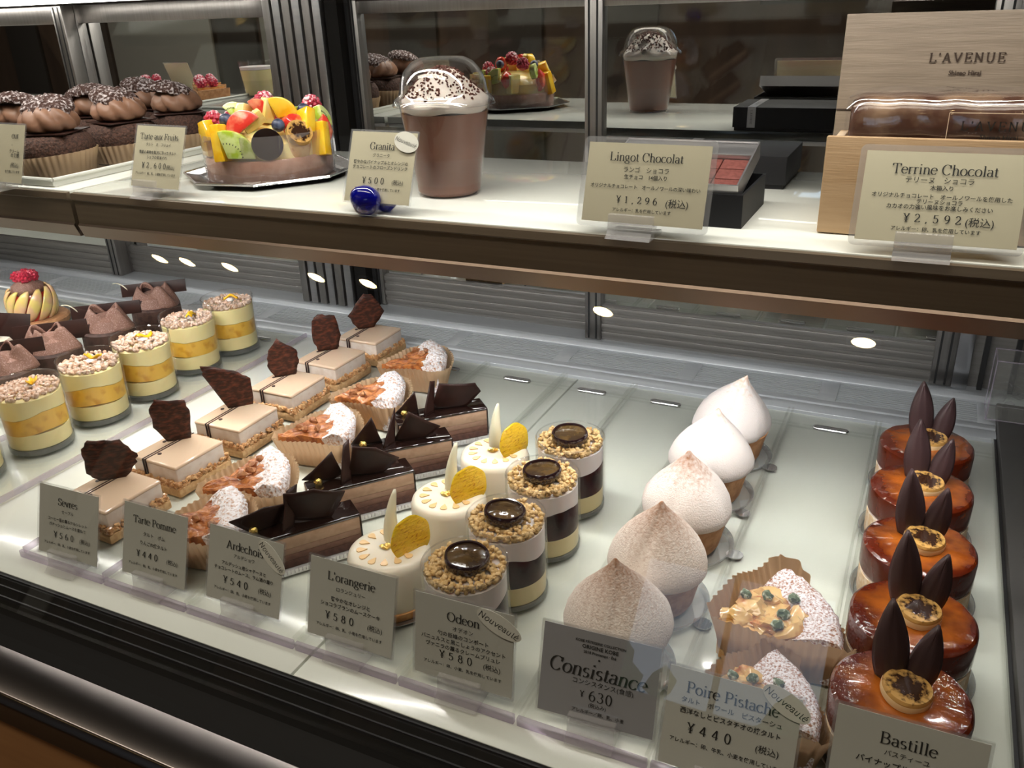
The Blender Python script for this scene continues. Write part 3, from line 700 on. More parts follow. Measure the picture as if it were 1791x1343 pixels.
for i, ((x, y), l) in enumerate(zip(((-.826, .436), (-.818, .512), (-.8145, .586), (-.8125, .657), (-.818, .737), (-.8155, .8065)), ords('glass of layered mango cream with pinkish crumble', 6, 'in its row'))):
    o = mango_verrine(i+1); o.location = (x, y, .0026); o.rotation_euler = (0, 0, [2.2, .3, .2, .1, -.1, .3][i]); o['label'] = l; o['group'] = 'mango verrines in glasses'

# ------------------------------------------------------------------ white orange mousse cakes
def orange_mousse():
    t = thing('orange_mousse_cake', 'x', 'cake')
    MB().lathe([(0, 0), (.0345, 0), (.0365, .0012), (.0365, .0018), (.034, .0010), (0, .0010)], 48).build('dish', 'dish_plastic', t)
    MB().lathe([(0, .0012), (.0318, .0012), (.0324, .003), (.0322, .0072), (.0308, .0078), (0, .0078)], 48).build('biscuit_base', 'biscuit', t)
    MB().lathe([(0, .0078), (.0310, .0078), (.0315, .010), (.0312, .040), (.0300, .0438), (.0275, .0458), (.0240, .0465), (0, .0462)], 64).build('mousse', 'mousse_ivory', t)
    dp = [(0.0088*(1-cos(k*2*pi/14))*.5, .0035*sin(k*2*pi/14)*(1-cos(k*2*pi/14))*.62) for k in range(14)]
    for k in range(9):
        a = radians(130+k*27)
        MB().prism([(cos(a)*(.0150+x)-sin(a)*y, sin(a)*(.0150+x)+cos(a)*y) for x, y in dp[1:]], .0461, .0472).build('orange_drop', 'orange_drop', t, smooth=20)
    s = MB().lathe([(0, -.0010), (.0155, -.0010), (.0172, -.0004), (.0176, .0006), (.0165, .0013), (.004, .0011), (0, .0012)], 44, fn=lambda r, z, a: (r*(1+.02*sin(7*a)), z)).build('orange_slice', 'candied_orange', t, (.0175, .004, .0560), (radians(82), radians(-10), radians(66)))
    def fn(u, v):
        x = (u-.5)*2; w = .0070*(1-v)**.62+.0004
        return (x*w + .010*(v**1.6) - .002*v, .004*v*v*3-.003*(1-x*x), .038*v)
    MB().grid(fn, 7, 14).build('white_chocolate_feather', 'white_choc', t, (.000, .008, .0455), (radians(-4), radians(-14), radians(8)), solid=.0009)
    MB().blob((0, 0, 0), (.0040, .0032, .0018), 2, .9, 4).build('gold_leaf', 'gold_leaf', t, (-.001, -.001, .0475))
    return t
place_all(orange_mousse(), [(x, y, .0026, r, l) for (x, y, r), l in zip(((-.3265, .4385, .05), (-.3215, .521, -.05), (-.3195, .602, .1)), ords('white mousse cake with orange slice and chocolate feather', 3, 'in its row'))], 'white orange mousse cakes')

# ------------------------------------------------------------------ layered chocolate bars
def choc_bar(seed, shards, pearl=True):
    t = thing('chocolate_bar_cake', 'x', 'cake'); L, Wd = .095, .026                         # local x along the bar, y=0 near face
    b = MB().box(-.004, L+.004, -.008, Wd+.006, .0003, .0014)
    b.build('silver_board', 'silver_foil', t)
    m = MB()
    for k in range(34):                                                                          # crimped rim of the board
        x = -.003+k*.0031; m.box(x, x+.0022, -.0084, -.0072, .0014, .0050); m.box(x, x+.0022, Wd+.0050, Wd+.0062, .0014, .0050)
    tag(m.build('board_rim', 'silver_foil', t, smooth=0), None, None, kind='stuff')
    for n, mm, z0, z1, o in (('sponge_layer', 'choc_sponge', .0016, .0085, 0), ('dark_mousse_layer', 'mousse_dark', .0086, .0140, .0001), ('mousse_layer', 'mousse_mid', .0141, .0195, .0001), ('chestnut_layer', 'mousse_tan', .0196, .0305, 0)):
        MB().box(.0015, L-.0015, o, Wd-o, z0, z1).build(n, mm, t, bevel=.0004)
    MB().box(0, L, -.0006, Wd+.0006, .0303, .0335).build('chocolate_glaze', 'choc_glaze', t, bevel=.0016, seg=3)
    for x0, x1 in ((0, .0016), (L-.0016, L)): MB().box(x0, x1, -.0004, Wd+.0004, .003, .032).build('glazed_end', 'choc_glaze', t, bevel=.0006)
    for k, (x, y, rz, tilt, poly, bend) in enumerate(shards):
        shard(jag(poly, .0003, seed*5+k, 3), bend).build('chocolate_shard', 'choc_dark', t, (x, y*.86, .0331), (radians(tilt), 0, radians(rz)), solid=.0012, smooth=60)
    if pearl: MB().blob((.011, Wd*.55, .0368), .0040, 2, .05).build('gold_pearl', 'gold_leaf', t)
    return t
SH = [[(.056, .012, -16, 12, [(-.020, .002), (.016, -.0005), (.030, .022), (.006, .034), (-.018, .030)], .15), (.038, .009, 34, -10, [(-.010, .0), (.004, -.001), (.020, .030), (.008, .030)], 0), (.022, .021, 0, 10, [(-.028, .014), (-.012, -.001), (.012, 0), (.020, .018), (.0, .022)], .1)],
      [(.054, .013, -10, 12, [(-.016, .0), (.014, 0), (.030, .012), (.010, .030), (-.010, .034)], .1), (.036, .011, 36, -10, [(-.010, 0), (.004, -.001), (.014, .034), (.006, .032)], 0), (.020, .021, 2, 8, [(-.022, .006), (.004, 0), (.014, .004), (.006, .030)], .1)],
      [(.054, .014, -6, 12, [(-.014, .0), (.016, 0), (.032, .010), (.002, .034)], .1), (.036, .012, 34, -10, [(-.010, 0), (.006, -.001), (.016, .032)], 0), (.018, .022, -5, 6, [(-.018, .002), (.012, 0), (.004, .030)], .1)],
      [(.058, .015, -2, 10, [(-.018, 0), (.018, 0), (.034, .014), (.028, .026), (-.010, .032)], .1), (.038, .013, 34, -10, [(-.012, 0), (.004, -.001), (.014, .030), (.008, .032)], 0), (.016, .021, -10, 6, [(-.014, .002), (.010, 0), (.008, .026)], .1)]]
for i, ((xr, yr, a), l) in enumerate(zip(((-.386, .486, 53), (-.382, .565, 50), (-.380, .632, 45), (-.379, .704, 45)), ords('glazed layered chocolate bar topped with dark shards', 4, 'in its row'))):
    o = choc_bar(i+1, SH[i]); a = radians(a); o.location = (xr-.095*cos(a), yr-.095*sin(a), .0026); o.rotation_euler = (0, 0, a); o['label'] = l; o['group'] = 'layered chocolate bars'

# ------------------------------------------------------------------ apple tart slices
def apple_tart(seed):
    t = thing('apple_tart', 'x', 'tart'); rad, ang = .077, radians(58); rr = random.Random(seed)
    wedge(rad*.9, ang, .001, lambda u, v, x, y: .027+.0042*abs(sin(v*9+u*4+seed))*(.4+u)+.0035*noise2(x*120, y*120, seed)+.004*u, 26, 26).build('apple_filling', 'apple_top', t, smooth=50)
    wedge(rad*.9, ang*1.01, .0008, lambda u, v, x, y: .0235, 6, 10).build('pastry_base', 'custard_tart', t)
    m = MB(); nr, na = 9, 60; vs = []; fs = []
    def ring(i, j):
        a = (j/(na-1)-.5)*(ang+.06); s = [(rad*.70, .0320), (rad*.79, .0365), (rad*.86, .0400), (rad*.97, .0395), (rad*1.03, .0350), (rad*1.00, .022), (rad*.955, .002), (rad*.88, .001), (rad*.74, .028)][i]
        sc = .0022*abs(sin(j*pi/5.0)) if 3 <= i <= 5 else 0; wig = .007*noise2(j*.2, 1.3, seed) if i in (0, 8) else 0
        return ((s[0]+sc+wig)*cos(a), (s[0]+sc+wig)*sin(a), s[1]+.0022*noise2(j*.4, i*1.7, seed+2)*(s[1] > .02))
    for i in range(nr): vs += [ring(i, j) for j in range(na)]
    for i in range(nr): fs += [[i*na+j, i*na+j+1, ((i+1) % nr)*na+j+1, ((i+1) % nr)*na+j] for j in range(na-1)]
    fs += [[i*na for i in range(nr)], [i*na+na-1 for i in range(nr)]]
    m.add(vs, fs).build('sugared_crust', 'crust_sugar_heavy', t, smooth=60)
    for k in range(4):
        a = rr.uniform(-.4, .4)*ang; q = rr.uniform(.022, .062)
        MB().blob((0, 0, 0), (.0050, .0036, .0034), 1, .9, k+seed*3).build('nut', 'nut', t, (q*cos(a), q*sin(a), .0345+.04*q), (rr.random(), .3, rr.random()*3), smooth=0)
    ol = wedge_outline(rad, ang, .0025)
    def hf(u):
        c = abs(((u+.5) % 1)-.5)*2; e = max(0., min(1., (c-.55)/.2)); e = e*e*(3-2*e)
        return .029*(1-e)+.031*e + .004*math.exp(-((c-.42)/.2)**2)
    pleated(ol, hf, .010, 40, .0013, 220, 7).build('paper_cup', 'baking_paper', t, (0, 0, .0004), smooth=70)
    return t
_p1 = P(384, 905, .035)
AP = [(_p1.x-.058*cos(.68), _p1.y-.058*sin(.68), 39), (-.550, .470, 42), (-.553, .577, 37), (-.556, .675, 28), (-.556, .768, 36)]
for i, ((x, y, a), l) in enumerate(zip(AP, ords('sugar-dusted apple tart slice in pleated paper', 5, 'in its row'))):
    a = radians(a); o = apple_tart(i+1)
    o.location = (x, y, .0026); o.rotation_euler = (0, 0, a); o['label'] = l; o['group'] = 'apple tart slices'

# ------------------------------------------------------------------ square latte cakes
def latte_cake(seed, poly, tilt, off):
    t = thing('square_latte_cake', 'x', 'cake'); h = .0322
    MB().box(-h-.001, h+.001, -h-.0008, h+.0008, .0004, .0090).build('sponge_base', 'sponge_tan', t, bevel=.0012)
    m = MB()
    def rf(rr):
        s = rr.choice((0, 0, 1, 2, 3)); u = rr.uniform(-h, h); d = h-.0012
        return ((u, -d, 0), (d, u, 0), (u, d, 0), (-d, u, 0))[s][0], ((u, -d, 0), (d, u, 0), (u, d, 0), (-d, u, 0))[s][1], .0098+.0052*rr.random()**1.2
    granules(m, 300, rf, .0020, seed*23, .9)
    tag(m.build('praline_rim', 'praline', t, smooth=0), None, None, kind='stuff')
    b = .0296
    MB().box(-b, b, -b, b, .0090, .0290).build('mousse', 'mousse_block', t, bevel=.0016, seg=3)
    MB().box(-b-.0005, b+.0005, -b-.0005, b+.0005, .0268, .0308).build('glaze', 'glaze_latte', t, bevel=.0019, seg=4)
    for x in (-.0140, -.0108):
        MB().box(x, x+.0013, -b-.0011, b, .0307, .0312).build('chocolate_stripe', 'choc_dark', t, smooth=0)
        MB().box(x, x+.0013, -b-.0013, -b-.0003, .0125, .0310).build('chocolate_stripe', 'choc_dark', t, smooth=0)
    for x, y in ((-.0060, -.0165), (-.0220, .0035)): MB().lathe([(0, .0307), (.0020, .0307), (.0020, .0313), (0, .0313)], 14, (x, y, 0)).build('chocolate_dot', 'choc_dark', t)
    shard(jag([(x*.84, z*1.02) for x, z in poly], .0011, seed, 4), .05).build('chocolate_bark', 'choc_bark', t, (-.0125, .0125, .0305), (radians(tilt), 0, radians(46)), solid=.0014, smooth=60)
    return t
PL = [[(-.013, 0), (.012, -.0005), (.026, .012), (.030, .022), (.017, .040), (-.014, .044), (-.022, .036), (-.024, .010)],
      [(-.012, 0), (.014, 0), (.019, .030), (.016, .042), (-.016, .048), (-.024, .038), (-.024, .018)],
      [(-.008, 0), (.022, 0), (.024, .030), (.006, .042), (-.032, .052), (-.030, .040)],
      [(-.014, 0), (.014, 0), (.020, .014), (.019, .030), (-.005, .048), (-.018, .034), (-.022, .016)],
      [(-.014, 0), (.012, 0), (.020, .018), (.014, .044), (-.010, .048), (-.019, .040), (-.021, .016)],
      [(-.012, 0), (.012, 0), (.030, .020), (.012, .046), (.0, .048), (-.027, .020)]]
for i, ((x, y, a), l) in enumerate(zip(((-.622, .4375, -3), (-.623, .5185, -3), (-.6215, .599, 0), (-.625, .6865, 0), (-.626, .769, -2), (-.626, .8515, 0)), ords('square glazed latte cake with upright bark shard', 6, 'in its row'))):
    o = latte_cake(i+1, PL[i], [8, 6, 4, 6, 4, 6][i], -.008); o.location = (x, y, .0026); o.rotation_euler = (0, 0, radians(a)); o['label'] = l; o['group'] = 'square latte cakes'

# ------------------------------------------------------------------ lettering: a drawn serif face and the built-in face for the rest
def _arc(cx, cy, rx, ry, a0, a1, n=18): return [(cx+rx*cos(radians(a0+(a1-a0)*k/n)), cy+ry*sin(radians(a0+(a1-a0)*k/n))) for k in range(n+1)]
V = lambda x, y0, y1: [(x, y0), (x, y1)]
Hh = lambda x0, x1, y: [(x0, y), (x1, y)]
Sf = lambda x, y, w=.17: [(x-w/2, y), (x+w/2, y)]
XH, CP = .45, .67
GL = {
 'a': (.42, [_arc(.19, .33, .13, .115, 160, 0), V(.32, .33, .06)+[(.36, .015), (.41, .03)], _arc(.19, .125, .135, .12, 60, 330)]),
 'c': (.42, [_arc(.235, .22, .185, .225, 42, 322)]),
 'd': (.48, [_arc(.22, .22, .17, .22, 35, 325), V(.39, 0, .69), Sf(.36, .68, .10), Sf(.42, .005, .10)]),
 'e': (.42, [_arc(.22, .22, .18, .225, 8, 320), Hh(.05, .39, .25)]),
 'g': (.47, [_arc(.20, .29, .135, .155, 0, 360), [(.14, .15), (.10, .09), (.16, .05), (.33, .03)], _arc(.22, -.09, .18, .11, 70, 430), [(.28, .42), (.44, .42)]]),
 'h': (.49, [V(.11, 0, .69), Sf(.08, .68, .1), Sf(.11, .005), _arc(.245, .29, .135, .155, 160, 0), V(.38, 0, .29), Sf(.38, .005)]),
 'i': (.26, [V(.13, 0, .44), Sf(.10, .43, .1), Sf(.13, .005), _arc(.13, .62, .022, .022, 0, 360, 8)]),
 'l': (.26, [V(.13, 0, .69), Sf(.10, .68, .1), Sf(.13, .005)]),
 'm': (.75, [V(.11, 0, .44), Sf(.08, .43, .1), Sf(.11, .005), _arc(.24, .29, .13, .155, 160, 0), V(.37, 0, .29), Sf(.37, .005), _arc(.50, .29, .13, .155, 160, 0), V(.63, 0, .29), Sf(.63, .005)]),
 'n': (.49, [V(.11, 0, .44), Sf(.08, .43, .1), Sf(.11, .005), _arc(.245, .29, .135, .155, 160, 0), V(.38, 0, .29), Sf(.38, .005)]),
 'o': (.47, [_arc(.235, .22, .185, .225, 0, 360, 30)]),
 'r': (.34, [V(.11, 0, .44), Sf(.08, .43, .1), Sf(.12, .005), _arc(.24, .27, .13, .165, 150, 55)]),
 's': (.37, [_arc(.185, .33, .115, .11, 40, 250)+_arc(.185, .115, .125, .11, 80, -140)]),
 't': (.29, [V(.13, .05, .57), _arc(.21, .08, .08, .07, 190, 320, 8), Hh(.03, .25, .43)]),
 'u': (.49, [V(.10, .15, .44), Sf(.07, .43, .1), _arc(.235, .15, .135, .145, 180, 340), V(.37, .0, .44), Sf(.34, .43, .1), Sf(.41, .005, .08)]),
 'v': (.46, [[(.06, .44), (.235, .0)], [(.235, .0), (.40, .44)], Sf(.07, .44), Sf(.39, .44, .14)]),
 'x': (.46, [[(.07, .44), (.39, .0)], [(.38, .44), (.07, .0)], Sf(.08, .44), Sf(.38, .44), Sf(.08, .005), Sf(.38, .005)]),
 'A': (.68, [[(.10, 0), (.33, .68)], [(.33, .68), (.57, 0)], Hh(.18, .48, .24), Sf(.10, .005), Sf(.57, .005, .2)]),
 'B': (.62, [V(.15, 0, .67), Hh(.06, .32, .665), Hh(.06, .34, .005), Hh(.15, .32, .355), _arc(.32, .51, .16, .155, 90, -90), _arc(.34, .18, .19, .175, 90, -90)]),
 'C': (.64, [_arc(.34, .335, .27, .345, 45, 320), V(.55, .45, .66)]),
 'E': (.60, [V(.15, 0, .67), Hh(.06, .52, .665), Hh(.06, .54, .005), Hh(.15, .42, .35), V(.52, .54, .66), V(.54, .02, .15), V(.42, .28, .42)]),
 'F': (.55, [V(.15, 0, .67), Hh(.06, .50, .665), Hh(.15, .40, .35), V(.50, .53, .66), V(.40, .28, .42), Sf(.15, .005, .2)]),
 'G': (.70, [_arc(.34, .335, .27, .345, 45, 320), V(.56, .05, .29), Sf(.56, .29, .2), V(.55, .47, .66)]),
 'I': (.33, [V(.165, 0, .67), Sf(.165, .665, .2), Sf(.165, .005, .2)]),
 'L': (.58, [V(.15, 0, .67), Sf(.15, .665, .2), Hh(.06, .52, .005), V(.52, .02, .17)]),
 'N': (.70, [V(.13, 0, .67), [(.13, .66), (.55, .01)], V(.55, .0, .67), Sf(.11, .665, .16), Sf(.55, .665), Sf(.13, .005)]),
 'O': (.70, [_arc(.35, .335, .28, .345, 0, 360, 36)]),
 'P': (.56, [V(.15, 0, .67), Hh(.06, .32, .665), Hh(.15, .32, .31), _arc(.32, .487, .17, .178, 90, -90), Sf(.15, .005, .2)]),
 'S': (.52, [_arc(.26, .50, .165, .165, 35, 255)+_arc(.26, .175, .18, .175, 80, -145), V(.42, .48, .66), V(.08, .02, .20)]),
 'T': (.60, [V(.30, 0, .67), Hh(.05, .55, .665), V(.05, .52, .66), V(.55, .52, .66), Sf(.30, .005, .2)]),
 'U': (.70, [V(.15, .22, .67), _arc(.35, .22, .20, .22, 180, 360), V(.55, .22, .67), Sf(.15, .665, .2), Sf(.55, .665)]),
 'V': (.68, [[(.10, .67), (.34, 0)], [(.34, 0), (.57, .67)], Sf(.10, .665, .2), Sf(.57, .665)]),
 "'": (.18, [V(.09, .50, .69)]), ' ': (.25, []), ',': (.24, [[(.11, .05), (.12, .0), (.07, -.1)]]), '.': (.2, [_arc(.1, .03, .022, .022, 0, 360, 8)]),
 '0': (.50, [_arc(.25, .335, .17, .345, 0, 360, 30)]), '1': (.50, [V(.26, 0, .67), [(.13, .57), (.26, .66)], Sf(.26, .005, .24)]),
 '2': (.50, [_arc(.23, .48, .155, .19, 165, -30)+[(.07, .03)], Hh(.06, .43, .02), V(.43, .02, .12)]),
 '3': (.50, [_arc(.23, .51, .14, .16, 150, -80), _arc(.22, .18, .18, .18, 85, -150)]),
 '4': (.50, [V(.34, 0, .66), [(.33, .66), (.05, .18)], Hh(.05, .46, .18)]),
 '5': (.50, [[(.14, .66), (.11, .36)], Hh(.14, .42, .64), _arc(.22, .21, .18, .20, 120, -150)]),
 '6': (.50, [_arc(.25, .20, .17, .20, 0, 360, 26), _arc(.38, .22, .31, .45, 95, 180)]),
 '8': (.50, [_arc(.25, .50, .13, .165, 0, 360, 26), _arc(.25, .17, .17, .18, 0, 360, 26)]),
 '9': (.50, [_arc(.25, .47, .17, .20, 0, 360, 26), _arc(.12, .45, .31, .45, 0, -85)]),
 'Y': (.52, [[(.07, .67), (.26, .33)], [(.45, .67), (.26, .33)], V(.26, 0, .34), Hh(.10, .42, .29), Hh(.10, .42, .18), Sf(.08, .665), Sf(.44, .665), Sf(.26, .005, .2)]),
}
def serif(text, height, pen=(.046, .017), shear=0.0, space=0.0, strip=False):
    """flat glyphs drawn with a broad nib; returns a builder in the xy plane and its width"""
    m = MB(); x = 0.0; s = height/CP
    for ch in text:
        adv, strokes = GL[{'¥': 'Y', 'é': 'e'}.get(ch, ch)]
        if ch == 'é': strokes = strokes+[[(.20, .53), (.30, .64)]]
        for st in strokes:
            if strip and len(st) == 2 and abs(st[0][1]-st[1][1]) < 1e-6 and st[0][1] in (.005, .43, .44, .68, .665): continue
            n = len(st); L = []; R = []
            for i, (px, py) in enumerate(st):
                ax, ay = st[max(0, i-1)]; bx, by = st[min(n-1, i+1)]; dx, dy = bx-ax, by-ay; l = hypot(dx, dy) or 1; dx /= l; dy /= l
                h = sqrt((pen[0]*dy)**2+(pen[1]*dx)**2)
                for lst, sg in ((L, 1), (R, -1)): lst.append((x+px-sg*dy*h+shear*py, py+sg*dx*h))
            vs = [(q[0]*s, q[1]*s, 0) for q in L+R]; m.add(vs, [[i, i+1, n+i+1, n+i] for i in range(n-1)])
        x += adv+space
    return m, x*s
def flat_text(text, size, weight=.012):
    c = bpy.data.curves.new('lettering', 'FONT'); c.body = text; c.size = size; c.offset = weight*size; c.resolution_u = 2; c.space_character = 1.0
    o = bpy.data.objects.new('lettering', c); COL.objects.link(o)
    dg = bpy.context.evaluated_depsgraph_get(); me = bpy.data.meshes.new_from_object(o.evaluated_get(dg))
    m = MB(); m.add([v.co for v in me.vertices], [list(p.vertices) for p in me.polygons])
    bpy.data.objects.remove(o); bpy.data.curves.remove(c); bpy.data.meshes.remove(me); return m
def put(dst, m, cx, cy, width=None, z=0.0, scale_y=None, align='c', rot=0.0):
    xs = [v[0] for v in m.v]; ys = [v[1] for v in m.v]; x0, x1 = min(xs), max(xs); ym = (min(ys)+max(ys))/2
    k = (width/(x1-x0)) if width else 1.0; ky = scale_y or k
    ox = {'c': (x0+x1)/2, 'l': x0, 'r': x1}[align]
    dst.add([((v[0]-ox)*k*cos(rot)-(v[1]-ym)*ky*sin(rot)+cx, (v[0]-ox)*k*sin(rot)+(v[1]-ym)*ky*cos(rot)+cy, z) for v in m.v], m.f); return dst
def upright(m): m.v = [(x, -z, y) for x, y, z in m.v]; return m        # xy plane -> the card's face
def flat(m, name, mt, parent, **k):
    me = bpy.data.meshes.new(name); me.from_pydata(m.v, [], m.f); me.materials.append(MATS[mt])
    o = bpy.data.objects.new(name, me); COL.objects.link(o); o.parent = parent; return o
def rrect(w, h, r, n=5):
    out = []
    for cx, cy_, a in ((w-r, h-r, 0), (r, h-r, 90), (r, r, 180), (w-r, r, 270)):
        out += [(cx+r*cos(radians(a+90*k/n)), cy_+r*sin(radians(a+90*k/n))) for k in range(n+1)]
    return out
def price_card(label, BL, w, h, yaw, lean, lines, z0, paper_m, sticker=None, sleeve=.0, stand='acrylic', stand_at=.5, sw=.030):
    """lines: (kind, text, centre height as a share of h, width as a share of w[, centre x share])"""
    t = thing('price_card', label, 'price card', (BL[0], BL[1], z0), radians(yaw), 'price cards')
    Z = .0095
    c = bpy.data.objects.new('card', None); COL.objects.link(c); c.parent = t; c.location = (0, 0, Z); c.rotation_euler = (radians(-lean), 0, 0)
    def plate(poly, y0, y1, nm, mt): m = MB().prism(poly, y0, y1); m.v = [(x, z, y) for x, y, z in m.v]; return m.build(nm, mt, c, smooth=0)
    plate([(0, 0), (w, 0), (w, h), (0, h)], 0, .0005, 'paper', paper_m)
    e = sleeve if sleeve else .0016
    plate([(x-e, y-e) for x, y in rrect(w+2*e, h+2*e, .004 if sleeve else .0006)], -.0006, -.0003, 'sleeve', 'sleeve')
    plate([(x-e, y-e) for x, y in rrect(w+2*e, h+2*e, .004 if sleeve else .0006)], .0008, .0011, 'sleeve', 'sleeve')
    groups = {}
    for ln in lines:
        kind, text, cy_, wf = ln[:4]; cx = ln[4] if len(ln) > 4 else .5
        if kind == 'title': m = serif(text, .01)[0]
        elif kind == 'italic': m = serif(text, .01, (.050, .012), .16, -.01)[0]
        elif kind == 'caps': m = serif(text, .01, (.05, .02), 0, .10)[0]
        elif kind == 'price': m = serif(text, .01, (.05, .022), 0, .34)[0]
        elif kind == 'pricebig': m = serif(text, .01, (.045, .016), 0, .04)[0]
        elif kind == 'sans': m = flat_text(text, .01, .022)
        else: m = flat_text(text, .01, .012 if kind == 'jpb' else .003)
        key = {'title': 'title', 'italic': 'title', 'price': 'price', 'pricebig': 'price'}.get(kind, 'description')
        put(groups.setdefault(key, MB()), m, cx*w, cy_*h, wf*w, 0.0007)
    for k, m in groups.items(): flat(upright(m), k+'_lettering', 'ink', c)
    if sticker:
        sx, sy, sa, sl, sh = sticker; m = MB(); n = 26
        poly = [(sx*w+cos(radians(sa))*sl*cos(2*pi*k/n)-sin(radians(sa))*sh*sin(2*pi*k/n), sy*h+sin(radians(sa))*sl*cos(2*pi*k/n)+cos(radians(sa))*sh*sin(2*pi*k/n)) for k in range(n)]
        s = plate(poly, -.0014, -.0010, 'sticker', 'sticker')
        q = put(MB(), serif('Nouveauté', .01, (.030, .030), .18, .02, True)[0], sx*w, sy*h, sl*1.78, .0016, None, 'c', radians(sa))
        flat(upright(q), 'sticker_lettering', 'ink', s)
    if stand == 'acrylic':
        x0 = stand_at*w-sw/2; dy = -.0025
        b = MB(); P2 = [(dy-.010, 0), (.016, 0), (.016, .003), (.0032, .0045), (.0032+.0105*math.tan(radians(lean))*.8, .0150), (.0015+.0105*math.tan(radians(lean))*.2, .0150), (.0004, .0088), (dy-.0004, .0088), (dy-.0002+.004*math.tan(radians(lean)), .0165), (dy-.0030, .0165), (dy-.0045, .005)]
        b.extrude_x(P2, x0, x0+sw); b.build('stand', 'stand_clear', t, smooth=0)
    elif stand == 'glass':
        b = MB(); b.blob((stand_at*w, -.005, .0125), (.0145, .0095, .0125), 3, .12, 3); b.build('glass_stand', 'cobalt_glass', t)
        b = MB(); b.blob((stand_at*w+.008, .010, .0100), (.0125, .0085, .0100), 3, .12, 5); b.build('glass_stand', 'cobalt_glass', t)
    return t
ALG = 'アレルギー：卵、乳、小麦を使用しています'
def std(title, tw, kana, kw, desc, price, pcx, alg=ALG, aw=.78, y=(.80, .665, .535, .455, .31, .17)):
    L = [('title', title, y[0], tw), ('jp', kana, y[1], kw)]
    for k, (d, dw) in enumerate(desc): L.append(('jpb', d, y[2]-(y[2]-y[3])*k, dw))
    L += [('price', price, y[4], .085*len(price), pcx), ('jp', '(税込)', y[4]-.012, .17, .80), ('jpb', alg, y[5], aw)]; return L
DK = .0026
price_card('cream price card at the start of the latte cake row', P(68, 962, .012), .066, .058, 2, 18, std('Sevres', .33, 'セーブル', .20, [('コーヒー豆の薫るケルシレット', .66), ('ガナッシュとムースを重ねて', .62)], '¥560', .44), DK, 'card_pale')
price_card('cream price card at the start of the apple tart row', P(214, 998, .012), .066, .058, .5, 18, std('Tarte Pomme', .68, 'タルト　ポム', .34, [('りんごの焼タルト', .42)], '¥440', .40, y=(.80, .62, .49, .41, .33, .17)), DK, 'card_pale')
price_card('cream price card with oblong sticker before the chocolate bars', P(361, 1041, .012), .0705, .057, -.7, 18, std('Ardechois', .50, 'アルデショワ', .28, [('アルデッシュ産シャテーヌと', .60), ('チョコレートのムース、ラム酒の薫り', .80)], '¥540', .40), DK, 'card_pale', sticker=(.87, .80, -38, .0155, .0062))
price_card('cream price card before the white orange mousse cakes', P(538, 1105, .012), .0705, .058, .2, 16, std("L'orangerie", .56, 'ロランジュリー', .34, [('爽やかなオレンジと', .46), ('ショコラブランのムースケーキ', .70)], '¥580', .38), DK, 'card_pale')
price_card('cream price card with hanging sticker before the plum verrines', P(726, 1172, .012), .0705, .059, 1.7, 10, std('Odeon', .33, 'オデオン', .21, [('旬の巨峰のコンポート', .52), ('バニュルスと黒こしょうのアクセント', .86), ('ヴァニラの薫るクレームブリュレ', .76)], '¥580', .43, 'アレルギー：卵、小麦、乳を使用しています', .80, (.80, .665, .575, .495, .315, .185)), DK, 'card_pale', sticker=(.86, .86, -22, .0165, .0068))
price_card('grey price card with italic title before the meringue tarts', P(940, 1238, .012), .0735, .058, 3, 17, [('sans', 'KOBE PÂTISSERIE COLLECTION', .895, .43), ('sans', 'ORIGINE KOBE', .835, .31), ('sans', '2018 Printemps · Été', .775, .28), ('sans', '●', .71, .018), ('italic', 'Consistance', .575, .84), ('jp', 'コンシスタンス(食感)', .435, .52, .55), ('price', '¥', .305, .04, .38), ('pricebig', '630', .305, .20, .54), ('jp', '(税込み)', .195, .15, .52), ('jpb', 'アレルギー／卵、乳、小麦', .115, .45, .53)], DK, 'card_grey')
price_card('pale price card with round sticker before the pear tarts', P(1150, 1330, .012), .0735, .058, 1, 22, std('Poire Pistache', .70, 'タルト　ポワール　ピスターシュ', .76, [('西洋なしとピスタチオの焼タルト', .76)], '¥440', .36, 'アレルギー：卵、牛乳、小麦を使用しています', .86, (.83, .70, .59, .5, .43, .28)), DK, 'card_pale', sticker=(.89, .93, -26, .0145, .0065))
price_card('pale price card before the caramel cakes by the end rail', P(1440, 1400, .012), .073, .058, .5, 16, [('title', 'Bastille', .80, .38), ('jp', 'バスティーユ', .665, .30), ('jpb', 'パイナップルとバナナの', .55, .66)], DK, 'card_pale')
price_card('cream price card before the fruit tart', P(229, 324, ZS+.0095), .0665, .058, -4, 22, std('Tarte aux Fruits', .80, 'タルト　オ　フリュイ', .52, [('季節の果物を贅沢に飾ったタルト', .78), ('シェフの気まぐれ', .42)], '¥2,600', .45, ALG, .84, (.83, .70, .57, .49, .35, .22)), ZS, 'card_cream', stand_at=.38)
price_card('cream price card held by blue glass before the tall drink', P(602, 350, ZS+.0095), .0665, .059, -2.5, 22, std('Granita', .38, 'グラニータ', .26, [('爽やかなパイナップルとオレンジの', .84), ('チョコレートのフローズンドリンク', .84)], '¥500', .42, 'アレルギー：乳・小麦を使用しています', .70, (.80, .67, .57, .50, .31, .19)), ZS, 'card_cream', sticker=(.86, .87, -16, .0125, .0082), stand='glass', stand_at=.40)
price_card('large cream price card before the open chocolate box', P(1017, 384, ZS+.0095), .0920, .057, -1.9, 17, [('title', 'Lingot Chocolat', .815, .60, .49), ('jp', 'ランゴ　ショコラ', .675, .37), ('jpb', '生チョコ　14個入り', .585, .35), ('jpb', 'オリジナルチョコレート　オールノワールの深い味わい', .46, .90), ('price', '¥1,296', .29, .34, .45), ('jp', '(税込)', .275, .18, .78), ('jpb', 'アレルギー：乳を使用しています', .165, .48)], ZS, 'card_cream', sleeve=.004, stand_at=.44, sw=.034)
